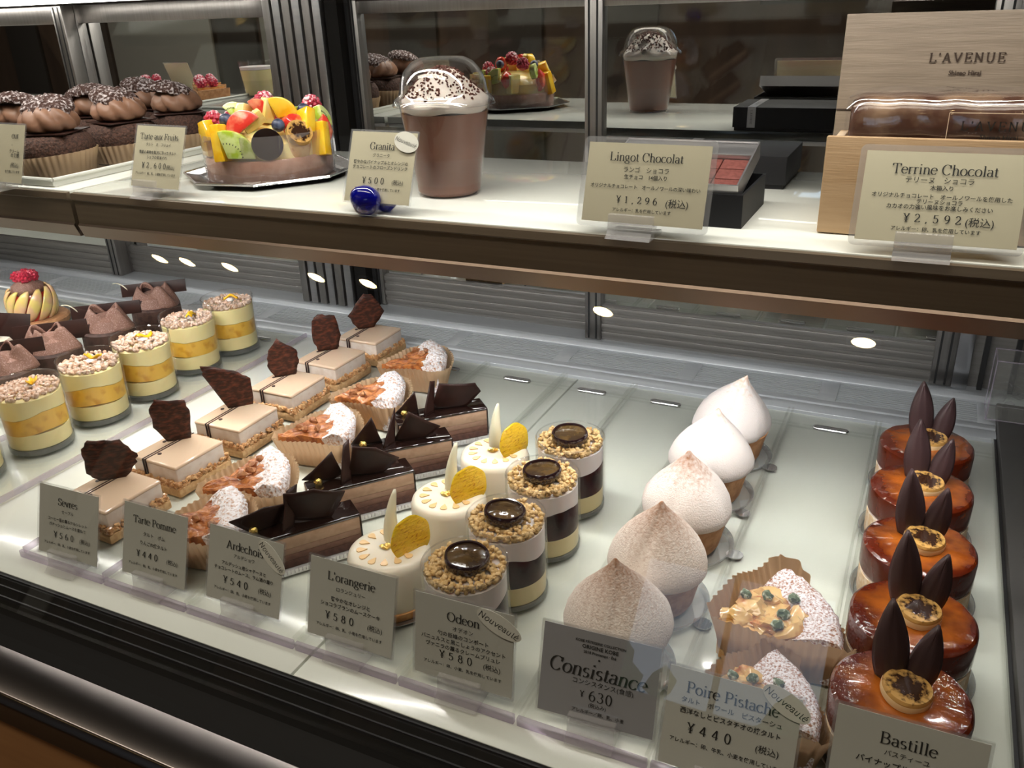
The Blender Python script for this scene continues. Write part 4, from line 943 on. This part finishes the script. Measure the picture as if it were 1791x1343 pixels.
price_card('large cream price card before the wooden box', P(1494, 417, ZS+.0095), .0945, .058, .5, 22, [('title', 'Terrine Chocolat', .81, .65, .50), ('jp', 'テリーヌ　ショコラ', .69, .42, .48), ('jpb', '木箱入り', .61, .14), ('jpb', 'オリジナルチョコレート　オールノワールを使用した', .515, .86), ('jpb', 'テリーヌショコラ', .455, .28), ('jpb', 'カカオの力強い風味をお楽しみください', .395, .65), ('price', '¥2,592', .265, .36, .47), ('jp', '(税込)', .25, .17, .76), ('jpb', 'アレルギー：卵、乳を使用しています', .15, .55)], ZS, 'card_cream', sleeve=.004, stand_at=.44, sw=.034)
_q = P(37, 321, ZS+.0095)
price_card('cream price card cut by the picture edge before the cream puffs', (_q.x-.0660, _q.y+.003, 0), .0665, .058, -3, 20, [('title', 'eur', .80, .17, .80), ('jp', 'ム', .655, .03, .74), ('jpb', 'クリーム', .545, .24, .80), ('jpb', 'の食感', .475, .2, .82), ('jp', '(税込)', .30, .20, .82), ('jpb', 'を使用しています', .19, .36, .78)], ZS, 'card_cream', stand_at=.3)

# ------------------------------------------------------------------ chocolate cakes with ruffled cream, back rows of the deck
def ruffle_cake(seed, curl=False):
    t = thing('ruffled_chocolate_cake', 'x', 'cake')
    MB().lathe([(0, .0004), (.034, .0004), (.0345, .002), (.0335, .033), (.031, .0355), (0, .036)], 48).build('chocolate_drum', 'choc_drum', t)
    def fn(u, v):
        a = u*2*pi; r = .0335*(1-.48*v**1.25)*(1+.16*sin(4*a+seed)*(.3+v)); z = .0345+.024*v+.0060*sin(4*a+seed+.9)*v
        return (r*cos(a)*1.05, r*sin(a)*.72, z)
    MB().grid(fn, 70, 9, cu=True).build('ruffled_cream', 'choc_cream_pink', t, smooth=80, solid=.0022)
    MB().lathe([(0, .0355), (.028, .0355), (.022, .048), (.012, .053), (0, .054)], 30).build('cream_core', 'choc_cream_pink', t)
    MB().box(-.046, .046, -.0009, .0009, 0, .0175).build('chocolate_plaque', 'choc_dark', t, (-.004, .012, .046), (radians(-14), radians(-3), .12), bevel=.0003)
    MB().box(-.020, .020, -.0009, .0009, 0, .0165).build('chocolate_plaque', 'choc_dark', t, (-.017, -.026, .031), (radians(-12), 0, .25), bevel=.0003)
    if curl:
        MB().tube([(-.040+.010*cos(k*.22)-.004*k*.5, .01, .030+.034*sin(k*.20)) for k in range(10)], [.0014-.0001*k for k in range(10)], 6).build('white_chocolate_curl', 'white_choc', t)
    return t
for i, ((x, y, r), l) in enumerate(zip(((-.967, .588, .50), (-.972, .655, .45), (-.967, .737, .42), (-.980, .832, .40)), ords('dusted chocolate cake with ruffled cream and dark plaques', 4, 'in its row'))):
    o = ruffle_cake(i+1, i >= 2); o.location = (x, y, .0026); o.rotation_euler = (0, 0, r); o['label'] = l; o['group'] = 'ruffled chocolate cakes'
t = thing('peach_tart', 'round tart with peach slices, cream swirl and raspberries on top', 'tart', (-1.170, .776, .0026), .6)
MB().lathe([(0, 0), (.046, 0), (.049, .004), (.0495, .0036), (.047, -.0002 + .0002), ], 48).build('dish', 'dish_clear', t)
MB().lathe([(0, .0006), (.041, .0006), (.0452, .003), (.0465, .0105), (.0440, .0135), (0, .012)], 48).build('tart_base', 'tart_shell', t)
for k in range(11):
    a = 2*pi*k/11
    def fn(u, v, a=a):
        q = (v-.5)*pi*.92; w = .0085*cos(q)*(1 if True else 0); R = .0245+.0095*cos(q); x = R; z = .0345+.0225*sin(q)
        b = (u-.5)*2; return ((x-.002*b*b)*cos(a+.9*(v-.5))-w*b*sin(a+.9*(v-.5)), (x-.002*b*b)*sin(a+.9*(v-.5))+w*b*cos(a+.9*(v-.5)), z)
    MB().grid(fn, 7, 14).build('peach_slice', 'peach', t, solid=.003, smooth=70)
MB().lathe([(.0, .012), (.027, .013), (.0285, .03), (.020, .050), (0, .052)], 30).build('custard_core', 'strawberry', t)
MB().lathe([(0, .044), (.017, .046), (.0225, .053), (.0205, .061), (.0135, .067), (.005, .071), (0, .072)], 70, fn=lambda r, z, a: (r*(1+.07*sin(9*a+z*260)), z)).build('cream_swirl', 'choc_cream_pink', t, smooth=70)
for k in range(4): raspberry(t, (.0095*cos(k*1.57+.3), .0095*sin(k*1.57+.3), .0735), (.5, .2, k), False, 1.05)
_rm = P(-22, 612, .028)
t = thing('raspberry_mousse_cake', 'pale mousse cake with dark chocolate square and raspberry at the left edge', 'cake', (_rm.x, _rm.y, .0026), .3)
MB().lathe([(0, 0), (.034, 0), (.035, .003), (.034, .034), (.030, .040), (.018, .043), (0, .044)], 40).build('mousse', 'mousse_ivory', t)
MB().box(-.020, .020, -.0008, .0008, 0, .036).build('chocolate_square', 'choc_dark', t, (.030, .012, .034), (radians(-14), radians(12), .5), bevel=.0003)
for k in range(3): raspberry(t, (.013*cos(k*2.1), .013*sin(k*2.1), .049), (.3, .2, k), True)

# ------------------------------------------------------------------ upper shelf: baking tray and cream puffs
t = thing('baking_tray', 'pale metal tray with raised rim under the cream puffs', 'tray', (-.827, .606, ZS))
MB().box(-.42, -.004, .004, .262, .0003, .0016).build('tray_bottom', 'steel_bright', t)
m = MB()
for pr in ([(-.424, 0), (.002, 0)], [(-.424, .266), (.002, .266)]):
    m.tube([(pr[0][0], pr[0][1], .0075), (pr[1][0], pr[1][1], .0075)], .0021, 8)
for x in (-.424, .002): m.tube([(x, 0, .0075), (x, .266, .0075)], .0021, 8)
m.build('tray_rim', 'shelf_white', t)
m = MB()
for q in ((-.424, .002, -.0005, .0005), (-.424, .002, .2655, .2665)): m.box(q[0], q[1], q[2], q[3], .0008, .0072)
for x in (-.4245, .0015): m.box(x, x+.001, 0, .266, .0008, .0072)
m.build('tray_side', 'shelf_white', t)
def cream_puff(seed):
    t = thing('chocolate_cream_puff', 'x', 'pastry')
    R = .036
    pleated(lambda u: (R*cos(2*pi*u), R*sin(2*pi*u), cos(2*pi*u), sin(2*pi*u)), lambda u: (.024+.003*sin(2*pi*u+seed)), .0085, 38, .0012, 230, 6).build('paper_cup', 'baking_paper', t, (0, 0, .0004), smooth=70)
    MB().lathe([(0, .0015), (.034, .0015), (.0375, .016), (.0405, .027), (.0395, .036), (.034, .0425), (.02, .045), (0, .0455)], 64, fn=lambda r, z, a: (r*(1+.035*noise2(cos(a)*4, sin(a)*4, z*160+seed)), z+.0016*noise2(cos(a)*5*r*40, sin(a)*5*r*40, seed))).build('cake_base', 'choc_cake', t, smooth=60)
    MB().box(-.029, .029, -.029, .029, .0448, .0462).build('chocolate_plate', 'choc_dark', t, (0, 0, 0), (0, 0, .4*seed), bevel=.0003)
    MB().lathe([(0, .046), (.021, .0465), (.028, .050), (.0298, .056), (.0280, .062), (.0240, .068), (.016, .073), (0, .075)], 110, fn=lambda r, z, a: (r*(1.06-.22*(1-abs(sin(4*a+(z-.046)*100)))**1.6), z)).build('cream_swirl', 'choc_cream', t, smooth=80)
    MB().lathe([(0, .0015), (.016, .0), (.0265, -.002), (.0275, .001), (.0255, .0050), (.0215, .0085), (.0155, .0112), (.008, .0128), (0, .0134)], 80, fn=lambda r, z, a: (r*(1+.09*noise2(cos(a)*6, sin(a)*6, seed)), z+.0032*noise2(r*cos(a)*230, r*sin(a)*230, seed))).build('crackle_cap', 'crackle', t, (-.002, .004, .0690), (radians(10), radians(9), 0), smooth=60)
    return t
pf = cream_puff(1)
place_all(pf, [(x, y, ZS+.0018, r, l) for x, y, r, l in ((-.880, .660, 0, 'chocolate cream puff in pleated paper nearest the tray corner'), (-.877, .752, .9, 'sugar-dusted cream puff just behind the fruit tart price card'), (-.872, .838, 2, 'sugar-dusted cream puff closest to the fruit tart'), (-.972, .700, 2.6, 'dark-capped cream puff second in the outer column of the tray'), (-.968, .790, 3.6, 'dark-capped cream puff at the middle back of the tray'), (-.955, .842+.028, 1.4, 'dark-capped cream puff in the far corner of the tray'), (-1.062, .640, 1.0, 'cream puff cut by the picture edge behind the cut-off card'))], 'chocolate cream puffs on the tray')
def pudding(label, x, y):
    t = thing('pudding_cup', label, 'dessert', (x, y, ZS+.0018 if x > -1.25 and x < -.83 and y < .86 else ZS), 0, 'yellow pudding cups')
    MB().lathe([(0, 0), (.026, 0), (.0275, .002), (.034, .062), (.0355, .066), (.0345, .067), (.0325, .062), (.0262, .003), (0, .0025)], 48).build('cup', 'clear_plastic', t)
    MB().lathe([(0, .003), (.0258, .003), (.0315, .050), (0, .050)], 48).build('pudding', 'mango_cream', t)
    MB().lathe([(0, .0505), (.0316, .0505), (.0322, .056), (0, .0565)], 48).build('cream_top', 'mousse_white', t)
    return t
pudding('yellow pudding in a clear cup behind the cut-off price card', -1.048, .758)
pudding('yellow pudding in a clear cup mirrored beside the grooved post', -1.243, .640); 
# raspberry tart slices further along the shelf, seen in the mirrored door
def raspberry_slice(seed):
    t = thing('raspberry_tart_slice', 'x', 'tart')
    MB().box(-.004, .098, -.040, .040, .0003, .0016).build('gold_board', 'gold_board', t)
    wedge(.088, radians(46), .0017, lambda u, v, x, y: .024+.001*noise2(x*100, y*100, seed), 16, 16, scallop=.0015).build('tart_slice', 'tart_shell', t, smooth=40)
    wedge(.078, radians(43), .0235, lambda u, v, x, y: .0275+.0012*noise2(x*150, y*150, seed), 14, 14).build('custard_top', 'custard_tart', t, smooth=50)
    for x, y in ((.066, .016), (.064, -.010), (.047, .004), (.050, .020 - .036)): raspberry(t, (x, y, .0345), (.2*x, .3, y*90), True, 1.1)
    return t
rs = raspberry_slice(1)
place_all(rs, [(x, y, ZS, r, l) for x, y, r, l in ((-1.415, .645, .35, 'raspberry tart slice mirrored behind the cream puffs'), (-1.345, .715, .30, 'raspberry tart slice mirrored nearest the grooved post'), (-1.555, .650, .4, 'raspberry tart slice mirrored farthest from the grooved post'))], 'raspberry tart slices')
price_card('price card facing away, seen mirrored behind the raspberry tarts', (-1.50, .610, 0), .0665, .058, 0, 20, [], ZS, 'card_cream', stand_at=.5)

# ------------------------------------------------------------------ fruit tart
def oct_(rx, ry, c): return [(rx-c, -ry), (rx, -ry+c), (rx, ry-c), (rx-c, ry), (-rx+c, ry), (-rx, ry-c), (-rx, -ry+c), (-rx+c, -ry)]
t = thing('silver_cake_tray', 'shiny silver octagonal tray under the fruit tart', 'tray', (-.637, .727, ZS), radians(41.3+12))
m = MB(); a, b, c = oct_(.084, .084, .046), oct_(.070, .070, .038), oct_(.066, .066, .036)
vs = [(x, y, .0065) for x, y in a]+[(x, y, .0035) for x, y in b]+[(x, y, .0016) for x, y in c]+[(x, y, .0002) for x, y in c]+[(x*1.01, y*1.01, .0050) for x, y in a]
fs = [[16+i for i in range(8)], [24+i for i in range(8)][::-1]]
for o1, o2 in ((0, 8), (8, 16), (24, 32), (32, 0)): fs += [[o1+i, o1+(i+1) % 8, o2+(i+1) % 8, o2+i] for i in range(8)]
m.add(vs, fs).build('tray_plate', 'silver_board', t, smooth=0)
m = MB()
for i in range(8):
    x, y = a[i]; x2, y2 = a[(i+1) % 8]; m.tube([(x, y, .0062), (x2, y2, .0062)], .0012, 6)
m.build('tray_rim', 'steel_bright', t)
t = thing('fruit_tart', 'whole tart heaped with kiwi, mango and berries in a clear collar', 'tart', (-.637, .727, ZS+.0018), radians(41.3))
MB().lathe([(0, 0), (.0640, 0), (.0652, .002), (.0650, .0200), (.0635, .0225), (.058, .0220), (0, .0200)], 72, fn=lambda r, z, a: (r*(1+.004*noise2(cos(a)*5, sin(a)*5, z*90)), z)).build('tart_base', 'tart_side', t)
MB().lathe([(.0662, .0005), (.0668, .0005), (.0672, .046), (.0666, .046)], 80).build('collar', 'collar', t)
MB().lathe([(0, .02), (.060, .02), (.057, .036), (.044, .047), (.02, .053), (0, .054)], 40, fn=lambda r, z, a: (r*(1+.05*noise2(cos(a)*3, sin(a)*3, z*50)), z)).build('custard_mound', 'pineapple', t)
def slab(sx, sy, sz, k=0): return MB().blob((0, 0, 0), (sx, sy, sz), 2, .25, k)
def cube(sx, sy, sz): return MB().box(-sx, sx, -sy, sy, -sz, sz)
def half_slice(R, th, n=16, frac=.5): return MB().prism([(R*cos(2*pi*frac*k/n), R*sin(2*pi*frac*k/n)) for k in range(n+1)]+([(0, 0)] if frac < .5 else []), -th/2, th/2)
def fruit(name, m, mt, loc, rot, bev=.0014): return m.build(name, mt, t, loc, tuple(radians(a) for a in rot), bevel=bev, seg=2)
fruit('mango_slice', cube(.0055, .010, .018), 'mango', (-.044, -.044, .040), (-8, -6, -35))
fruit('mango_slice', cube(.006, .006, .010), 'mango', (-.057, -.022, .050), (0, -15, -60))
def kiwi(loc, rot, R=.021, th=.010):
    k = fruit('kiwi_slice', half_slice(R, th, 16, .30), 'kiwi', loc, rot)
    for j in range(9):
        a = radians(8+j*11.5); MB().blob((R*.55*cos(a), R*.55*sin(a), th/2+.0002), (.0010, .0005, .0004), 1, M=RZ(a)).build('kiwi_seed', 'kiwi_seed', k)
        k2 = MB().blob((R*.42*cos(a+.1), R*.42*sin(a+.1), -th/2-.0002), (.0010, .0005, .0004), 1, M=RZ(a)).build('kiwi_seed', 'kiwi_seed', k)
    return k
kiwi((-.040, -.0545, .0265), (90, 4, -8), .027); kiwi((.054, -.018, .052), (70, 30, 40), .016); kiwi((-.030, -.008, .060), (60, -30, -10), .015); kiwi((.005, .050, .038), (90, 0, 170)); kiwi((.036, .040, .040), (90, 10, 140), .022)
fruit('blueberry', MB().blob((0, 0, 0), .0068, 3), 'blueberry', (-.037, -.036, .0605), (0, 0, 0), 0)
for x, y, z in ((-.026, .010, .066), (.012, -.050, .054), (.040, -.020, .064), (.020, .030, .066), (-.045, .028, .052), (-.010, .050, .050)):
    fruit('blueberry', MB().blob((0, 0, 0), .0066, 3), 'blueberry', (x, y, z), (0, 0, 0), 0)
d = MB().lathe([(0, -.0009), (.0150, -.0009), (.0155, 0), (.0150, .0009), (0, .0009)], 40).build('chocolate_disc', 'choc_glaze', t, (-.001, -.0625, .038), (radians(82), 0, radians(2)))
fruit('strawberry_slice', half_slice(.018, .007, 14, .5), 'strawberry', (-.020, -.044, .052), (70, -32, 12)); fruit('strawberry_slice', half_slice(.016, .010, 12, .28), 'strawberry', (-.006, -.020, .062), (90, -20, -10))
fruit('pineapple_piece', cube(.012, .005, .007), 'pineapple', (-.012, -.036, .058), (10, -30, 10)); fruit('pineapple_piece', cube(.006, .006, .012), 'pineapple', (.004, -.022, .066), (10, 12, 30)); fruit('pineapple_piece', cube(.010, .007, .010), 'pineapple', (-.018, -.010, .062), (0, 20, 40))
fruit('orange_segment', half_slice(.021, .009, 12, .30), 'mango', (.013, -.026, .058), (85, -8, 8)); fruit('orange_segment', cube(.0055, .009, .013), 'mango', (.040, -.036, .054), (-20, 22, 30)); fruit('orange_segment', cube(.006, .010, .017), 'mango', (.051, -.036, .036), (-8, 14, 55))
fruit('strawberry_piece', slab(.013, .009, .010, 3), 'strawberry', (.026, -.038, .053), (0, 10, 30), 0); fruit('strawberry_piece', slab(.010, .008, .016, 4), 'strawberry', (.0575, -.022, .042), (0, 8, 50), 0); fruit('strawberry_piece', slab(.014, .010, .013, 5), 'strawberry', (.045, .030, .044), (0, 0, 20), 0); fruit('strawberry_piece', slab(.012, .010, .012, 6), 'strawberry', (-.004, .018, .064), (0, 0, 20), 0)
b = MB().lathe([(0, -.004), (.0128, -.004), (.0138, 0), (.0130, .004), (0, .0042)], 36).build('banana_slice', 'banana', t, (.031, -.051, .045), (radians(52), 0, radians(20)))
fruit('banana_piece', MB().lathe([(0, -.012), (.011, -.012), (.0125, 0), (.011, .010), (0, .010)], 28), 'pear', (.029, -.046, .033), (10, 10, 0), 0)
for x, y, z, s in ((-.050, -.014, .0585, 1.1), (.050, .004, .066, 1.15), (.002, .002, .072, 1.2), (-.030, .030, .058, 1.1), (.018, .044, .054, 1.1)): raspberry(t, (x, y, z), (.3, .4, x*90), True, s)
for i, (x, y) in enumerate(((-.054, .010), (-.040, .042), (-.015, .058), (.025, .054), (.052, .022), (-.058, -.008))):
    fruit('mango_slice', cube(.0065, .010, .014), 'mango' if i % 2 else 'pineapple', (x, y, .038), (0, 0, 40*i))

# ------------------------------------------------------------------ frozen chocolate drink
cp = P(787, 337, ZS)
t = thing('chocolate_drink', 'tall frozen chocolate drink in clear cup with domed lid', 'drink', (cp.x, cp.y, ZS))
MB().lathe([(0, .001), (.0265, .0005), (.0285, 0), (.0295, .002), (.0298, .0085), (.0305, .0105), (.0405, .0805), (.042, .083), (.0408, .083), (.0396, .0800), (.0294, .0105), (0, .0100)], 60).build('cup', 'clear_plastic', t)
MB().lathe([(0, .0012), (.0262, .0012), (.0288, .004), (.0292, .0105), (.0389, .0730), (0, .0735)], 60).build('drink', 'drink', t)
MB().lathe([(0, .0736), (.0382, .0736), (.0392, .079), (.0375, .084), (.031, .089), (.0265, .0935), (.0225, .0985), (.0170, .1035), (.0095, .1075), (0, .1095)], 90, fn=lambda r, z, a: (r*(1+.07*sin(7*a+(z-.07)*260)*(z > .08)), z+.0012*sin(5*a))).build('whipped_cream', 'whip', t, smooth=70)
m = MB()
def rf(rr):
    a = rr.random()*2*pi; r = .036*rr.random()**.75; C = [(0, .1095), (.0095, .1075), (.017, .1035), (.0225, .0985), (.0265, .0935), (.031, .089), (.0375, .084)]
    for (r0, z0), (r1, z1) in zip(C, C[1:]):
        if r <= r1: z = z0+(z1-z0)*(r-r0)/(r1-r0); break
    k = 1+.07*sin(7*a+(z-.07)*260); return r*k*cos(a), r*k*sin(a), z+.0006+.0012*sin(5*a)
granules(m, 720, rf, .00092, 77, .9)
tag(m.build('cocoa_flakes', 'cocoa_bits', t, smooth=0), None, None, kind='stuff')
MB().lathe([(.0445, .0795), (.0460, .0790), (.0462, .0800), (.0445, .0840), (.0420, .0860), (.0405, .0870), (.0395, .0900), (.0380, .0985), (.0340, .1075), (.0275, .1145), (.0205, .1180), (.0195, .1180), (.0195, .1172), (.0270, .1137), (.0333, .1070), (.0372, .0980), (.0388, .0895), (.0398, .0862), (.0430, .0838), (.0446, .0805)], 72).build('dome_lid', 'dome_plastic', t, smooth=60)

# ------------------------------------------------------------------ chocolate boxes
t = thing('chocolate_box', 'open black gift box of ganache squares, inner tray propped up', 'box', (-.123, .640, ZS))
m = MB()
for q in ((-.118, 0, 0, .002), (-.118, 0, .086, .088), (-.118, -.116, .002, .086), (-.002, 0, .002, .086)): m.box(q[0], q[1], q[2], q[3], 0, .025)
m.box(-.116, -.002, .002, .086, 0, .002); m.build('outer_box', 'box_black', t, smooth=0, bevel=0)
tr = bpy.data.objects.new('inner_tray', None); COL.objects.link(tr); tr.parent = t; tr.location = (0, .0045, .0185); tr.rotation_euler = (radians(15), 0, 0)
m = MB()
for q in ((-.1135, -.0045, 0, .0014), (-.1135, -.0045, .077, .0784), (-.1135, -.1121, .0014, .077), (-.0059, -.0045, .0014, .077)): m.box(q[0], q[1], q[2], q[3], 0, .0135)
m.build('tray_wall', 'box_silver', tr, smooth=0); MB().box(-.1121, -.0059, .0014, .077, 0, .0012).build('tray_floor', 'box_silver', tr, smooth=0)
MB().box(-.1125, -.0055, .055, .0765, .0013, .0125).build('tray_ledge', 'box_silver', tr, bevel=.001)
pr = None
for i in range(5):
    for j in range(3):
        x = -.1105+.0208*i; y = .003+.0172*j
        if pr is None: pr = MB().box(0, .0200, 0, .0164, 0, .0075).build('ganache_square', 'ganache', tr, bevel=.0007)
        o = pr if (i, j) == (0, 0) else bpy.data.objects.new('ganache_square', pr.data)
        if o is not pr: COL.objects.link(o); o.parent = tr
        o.location = (x, y, .0014)
t = thing('gift_box_lid', 'closed black gift box with silver band behind the open one', 'box', (-.116, .787, ZS))
MB().box(-.122, 0, 0, .087, .004, .0285).build('lid', 'box_black', t, bevel=.0006); MB().box(-.120, -.002, .002, .085, 0, .004).build('box_bottom', 'box_black', t)
m = MB(); m.box(-.104, -.094, -.0004, .0874, .0286, .0290); m.box(-.104, -.094, .0871, .0875, .004, .0288); m.build('silver_band', 'box_silver', t, smooth=0)
q = put(MB(), serif("L'AVENUE", .006, (.05, .022), 0, .05)[0], 0, 0, .030); q.v = [(-.099+y, .05+x, .0292) for x, y, z in q.v]; flat(q, 'band_lettering', 'ink', t)
q = put(MB(), serif("L'AVENUE", .006, (.05, .022), 0, .05)[0], 0, 0, .018); q.v = [(-.099+y, .0878, .0165-x*.9) for x, y, z in q.v]; flat(q, 'band_lettering', 'ink', t)

# ------------------------------------------------------------------ wooden box with the terrine
t = thing('wooden_box', 'pale wooden box open at the top holding the wrapped terrine', 'box', (-.070, .644, ZS))
MB().box(0, .205, 0, .006, .001, .068).build('front_board', 'wood_pale', t, bevel=.0007)
MB().box(0, .205, .084, .090, .001, .060).build('back_board', 'wood_pale', t, bevel=.0007)
for x in (0, .199): MB().box(x, x+.006, .0062, .0838, .001, .060).build('side_board', 'wood_edge', t, bevel=.0006)
MB().box(.006, .199, .0062, .0838, 0.0002, .006).build('bottom_board', 'wood_pale', t)
t = thing('wrapped_terrine', 'dark chocolate terrine wrapped in shiny cellophane in the wooden box', 'cake', (-.062, .653, ZS+.0062))
def fn(u, v):
    a = u*2*pi; rx, ry = .0335, .0425; c, s_ = cos(a), sin(a); k = (abs(c)**7+abs(s_)**7)**(-1/7)
    x = .004+.180*v; e = .004*math.exp(-min(v, 1-v)*30); w = .0012*noise2(v*14, c*3, s_*3)
    return (x, .038+(rx+w-e)*c*k, .0440+(ry+w-e)*s_*k)
m = MB().grid(fn, 40, 40, cu=True); n = len(m.v); m.f += [[i*40 for i in range(40)], [i*40+39 for i in range(40)]]
m.build('terrine', 'wrapped', t, smooth=70)
m = MB().grid(lambda u, v: tuple(a*b+c for a, b, c in zip(fn(u, v), (1.03, 1.035, 1.035), (-.003, -.0014, -.0006))), 40, 40, cu=True); m.build('cellophane', 'cellophane', t, smooth=70)
lb = flat(MB().add([(.066, .0026, .0575), (.128, .0026, .0575), (.128, .0026, .0775), (.066, .0026, .0775)], [[0, 1, 2, 3]]), 'clear_label', 'cellophane', t)
m = MB()
for a, b, c, d in ((.066, .128, .0573, .0577), (.066, .128, .0773, .0777), (.0658, .0662, .0575, .0775), (.1278, .1282, .0575, .0775)): m.box(a, b, .0020, .0024, c, d)
m.build('label_border', 'wood_edge', lb, smooth=0)
q = put(MB(), serif("L'AVENUE", .01, (.05, .02), 0, .12)[0], .097, .0695, .046, -.0012); flat(upright(q), 'label_lettering', 'ink', lb)
q = put(MB(), flat_text('Shigeo Hirai', .01, .01), .097, .062, .022, -.0012); flat(upright(q), 'label_lettering', 'ink', lb)
t = thing('wooden_box_cover', 'pale wooden box cover standing upright behind the terrine', 'box', (-.0765, .742, ZS))
c = bpy.data.objects.new('lid_board', None); COL.objects.link(c); c.parent = t; c.rotation_euler = (radians(-3), 0, 0)
MB().box(0, .215, 0, .007, .0002, .143).build('board', 'wood_grey', c, bevel=.0008)
MB().box(0, .215, -.0006, .0001, .0735, .0745).build('board_seam', 'ink_brown', c, smooth=0)
MB().box(.010, .205, .0072, .020, .02, .125).build('inner_block', 'wood_pale', c, bevel=.001)
q = put(MB(), serif("L'AVENUE", .01, (.060, .030), 0, .10)[0], .0865, .1115, .050, .0008); flat(upright(q), 'brand_lettering', 'ink_brown', c)
q = put(MB(), flat_text('Shigeo Hirai', .01, .035), .0865, .1005, .0215, .0008); flat(upright(q), 'brand_lettering', 'ink_brown', c)

# ------------------------------------------------------------------ clear holder on the end rail
t = thing('acrylic_holder', 'small clear acrylic box standing on the black end rail', 'holder', (.1175-.012, .925, .0125), .0)
m = MB()
for q in ((-.021, .021, -.018, -.0165), (-.021, .021, .0165, .018), (-.021, -.0195, -.0165, .0165), (.0195, .021, -.0165, .0165)): m.box(q[0], q[1], q[2], q[3], 0, .064)
m.build('walls', 'acrylic', t, smooth=0); MB().box(-.0195, .0195, -.0165, .0165, 0, .002).build('bottom', 'acrylic', t)
m = MB()
for z in (.0004, .0640):
    m.tube([(-.021, -.018, z), (.021, -.018, z), (.021, .018, z), (-.021, .018, z), (-.021, -.018, z)], .0007, 5)
for x, y in ((-.021, -.018), (.021, -.018), (.021, .018), (-.021, .018)): m.tube([(x, y, 0), (x, y, .064)], .0007, 5)
m.build('edges', 'acrylic_edge', t)
m = MB(); rr = random.Random(4)
for k in range(9): m.blob((rr.uniform(-.012, .012), rr.uniform(-.010, .010), .010+.004*k), (.007, .006, .005), 1, .7, k)
tag(m.build('clear_clips', 'clear_plastic', t, smooth=0), None, None, kind='stuff')
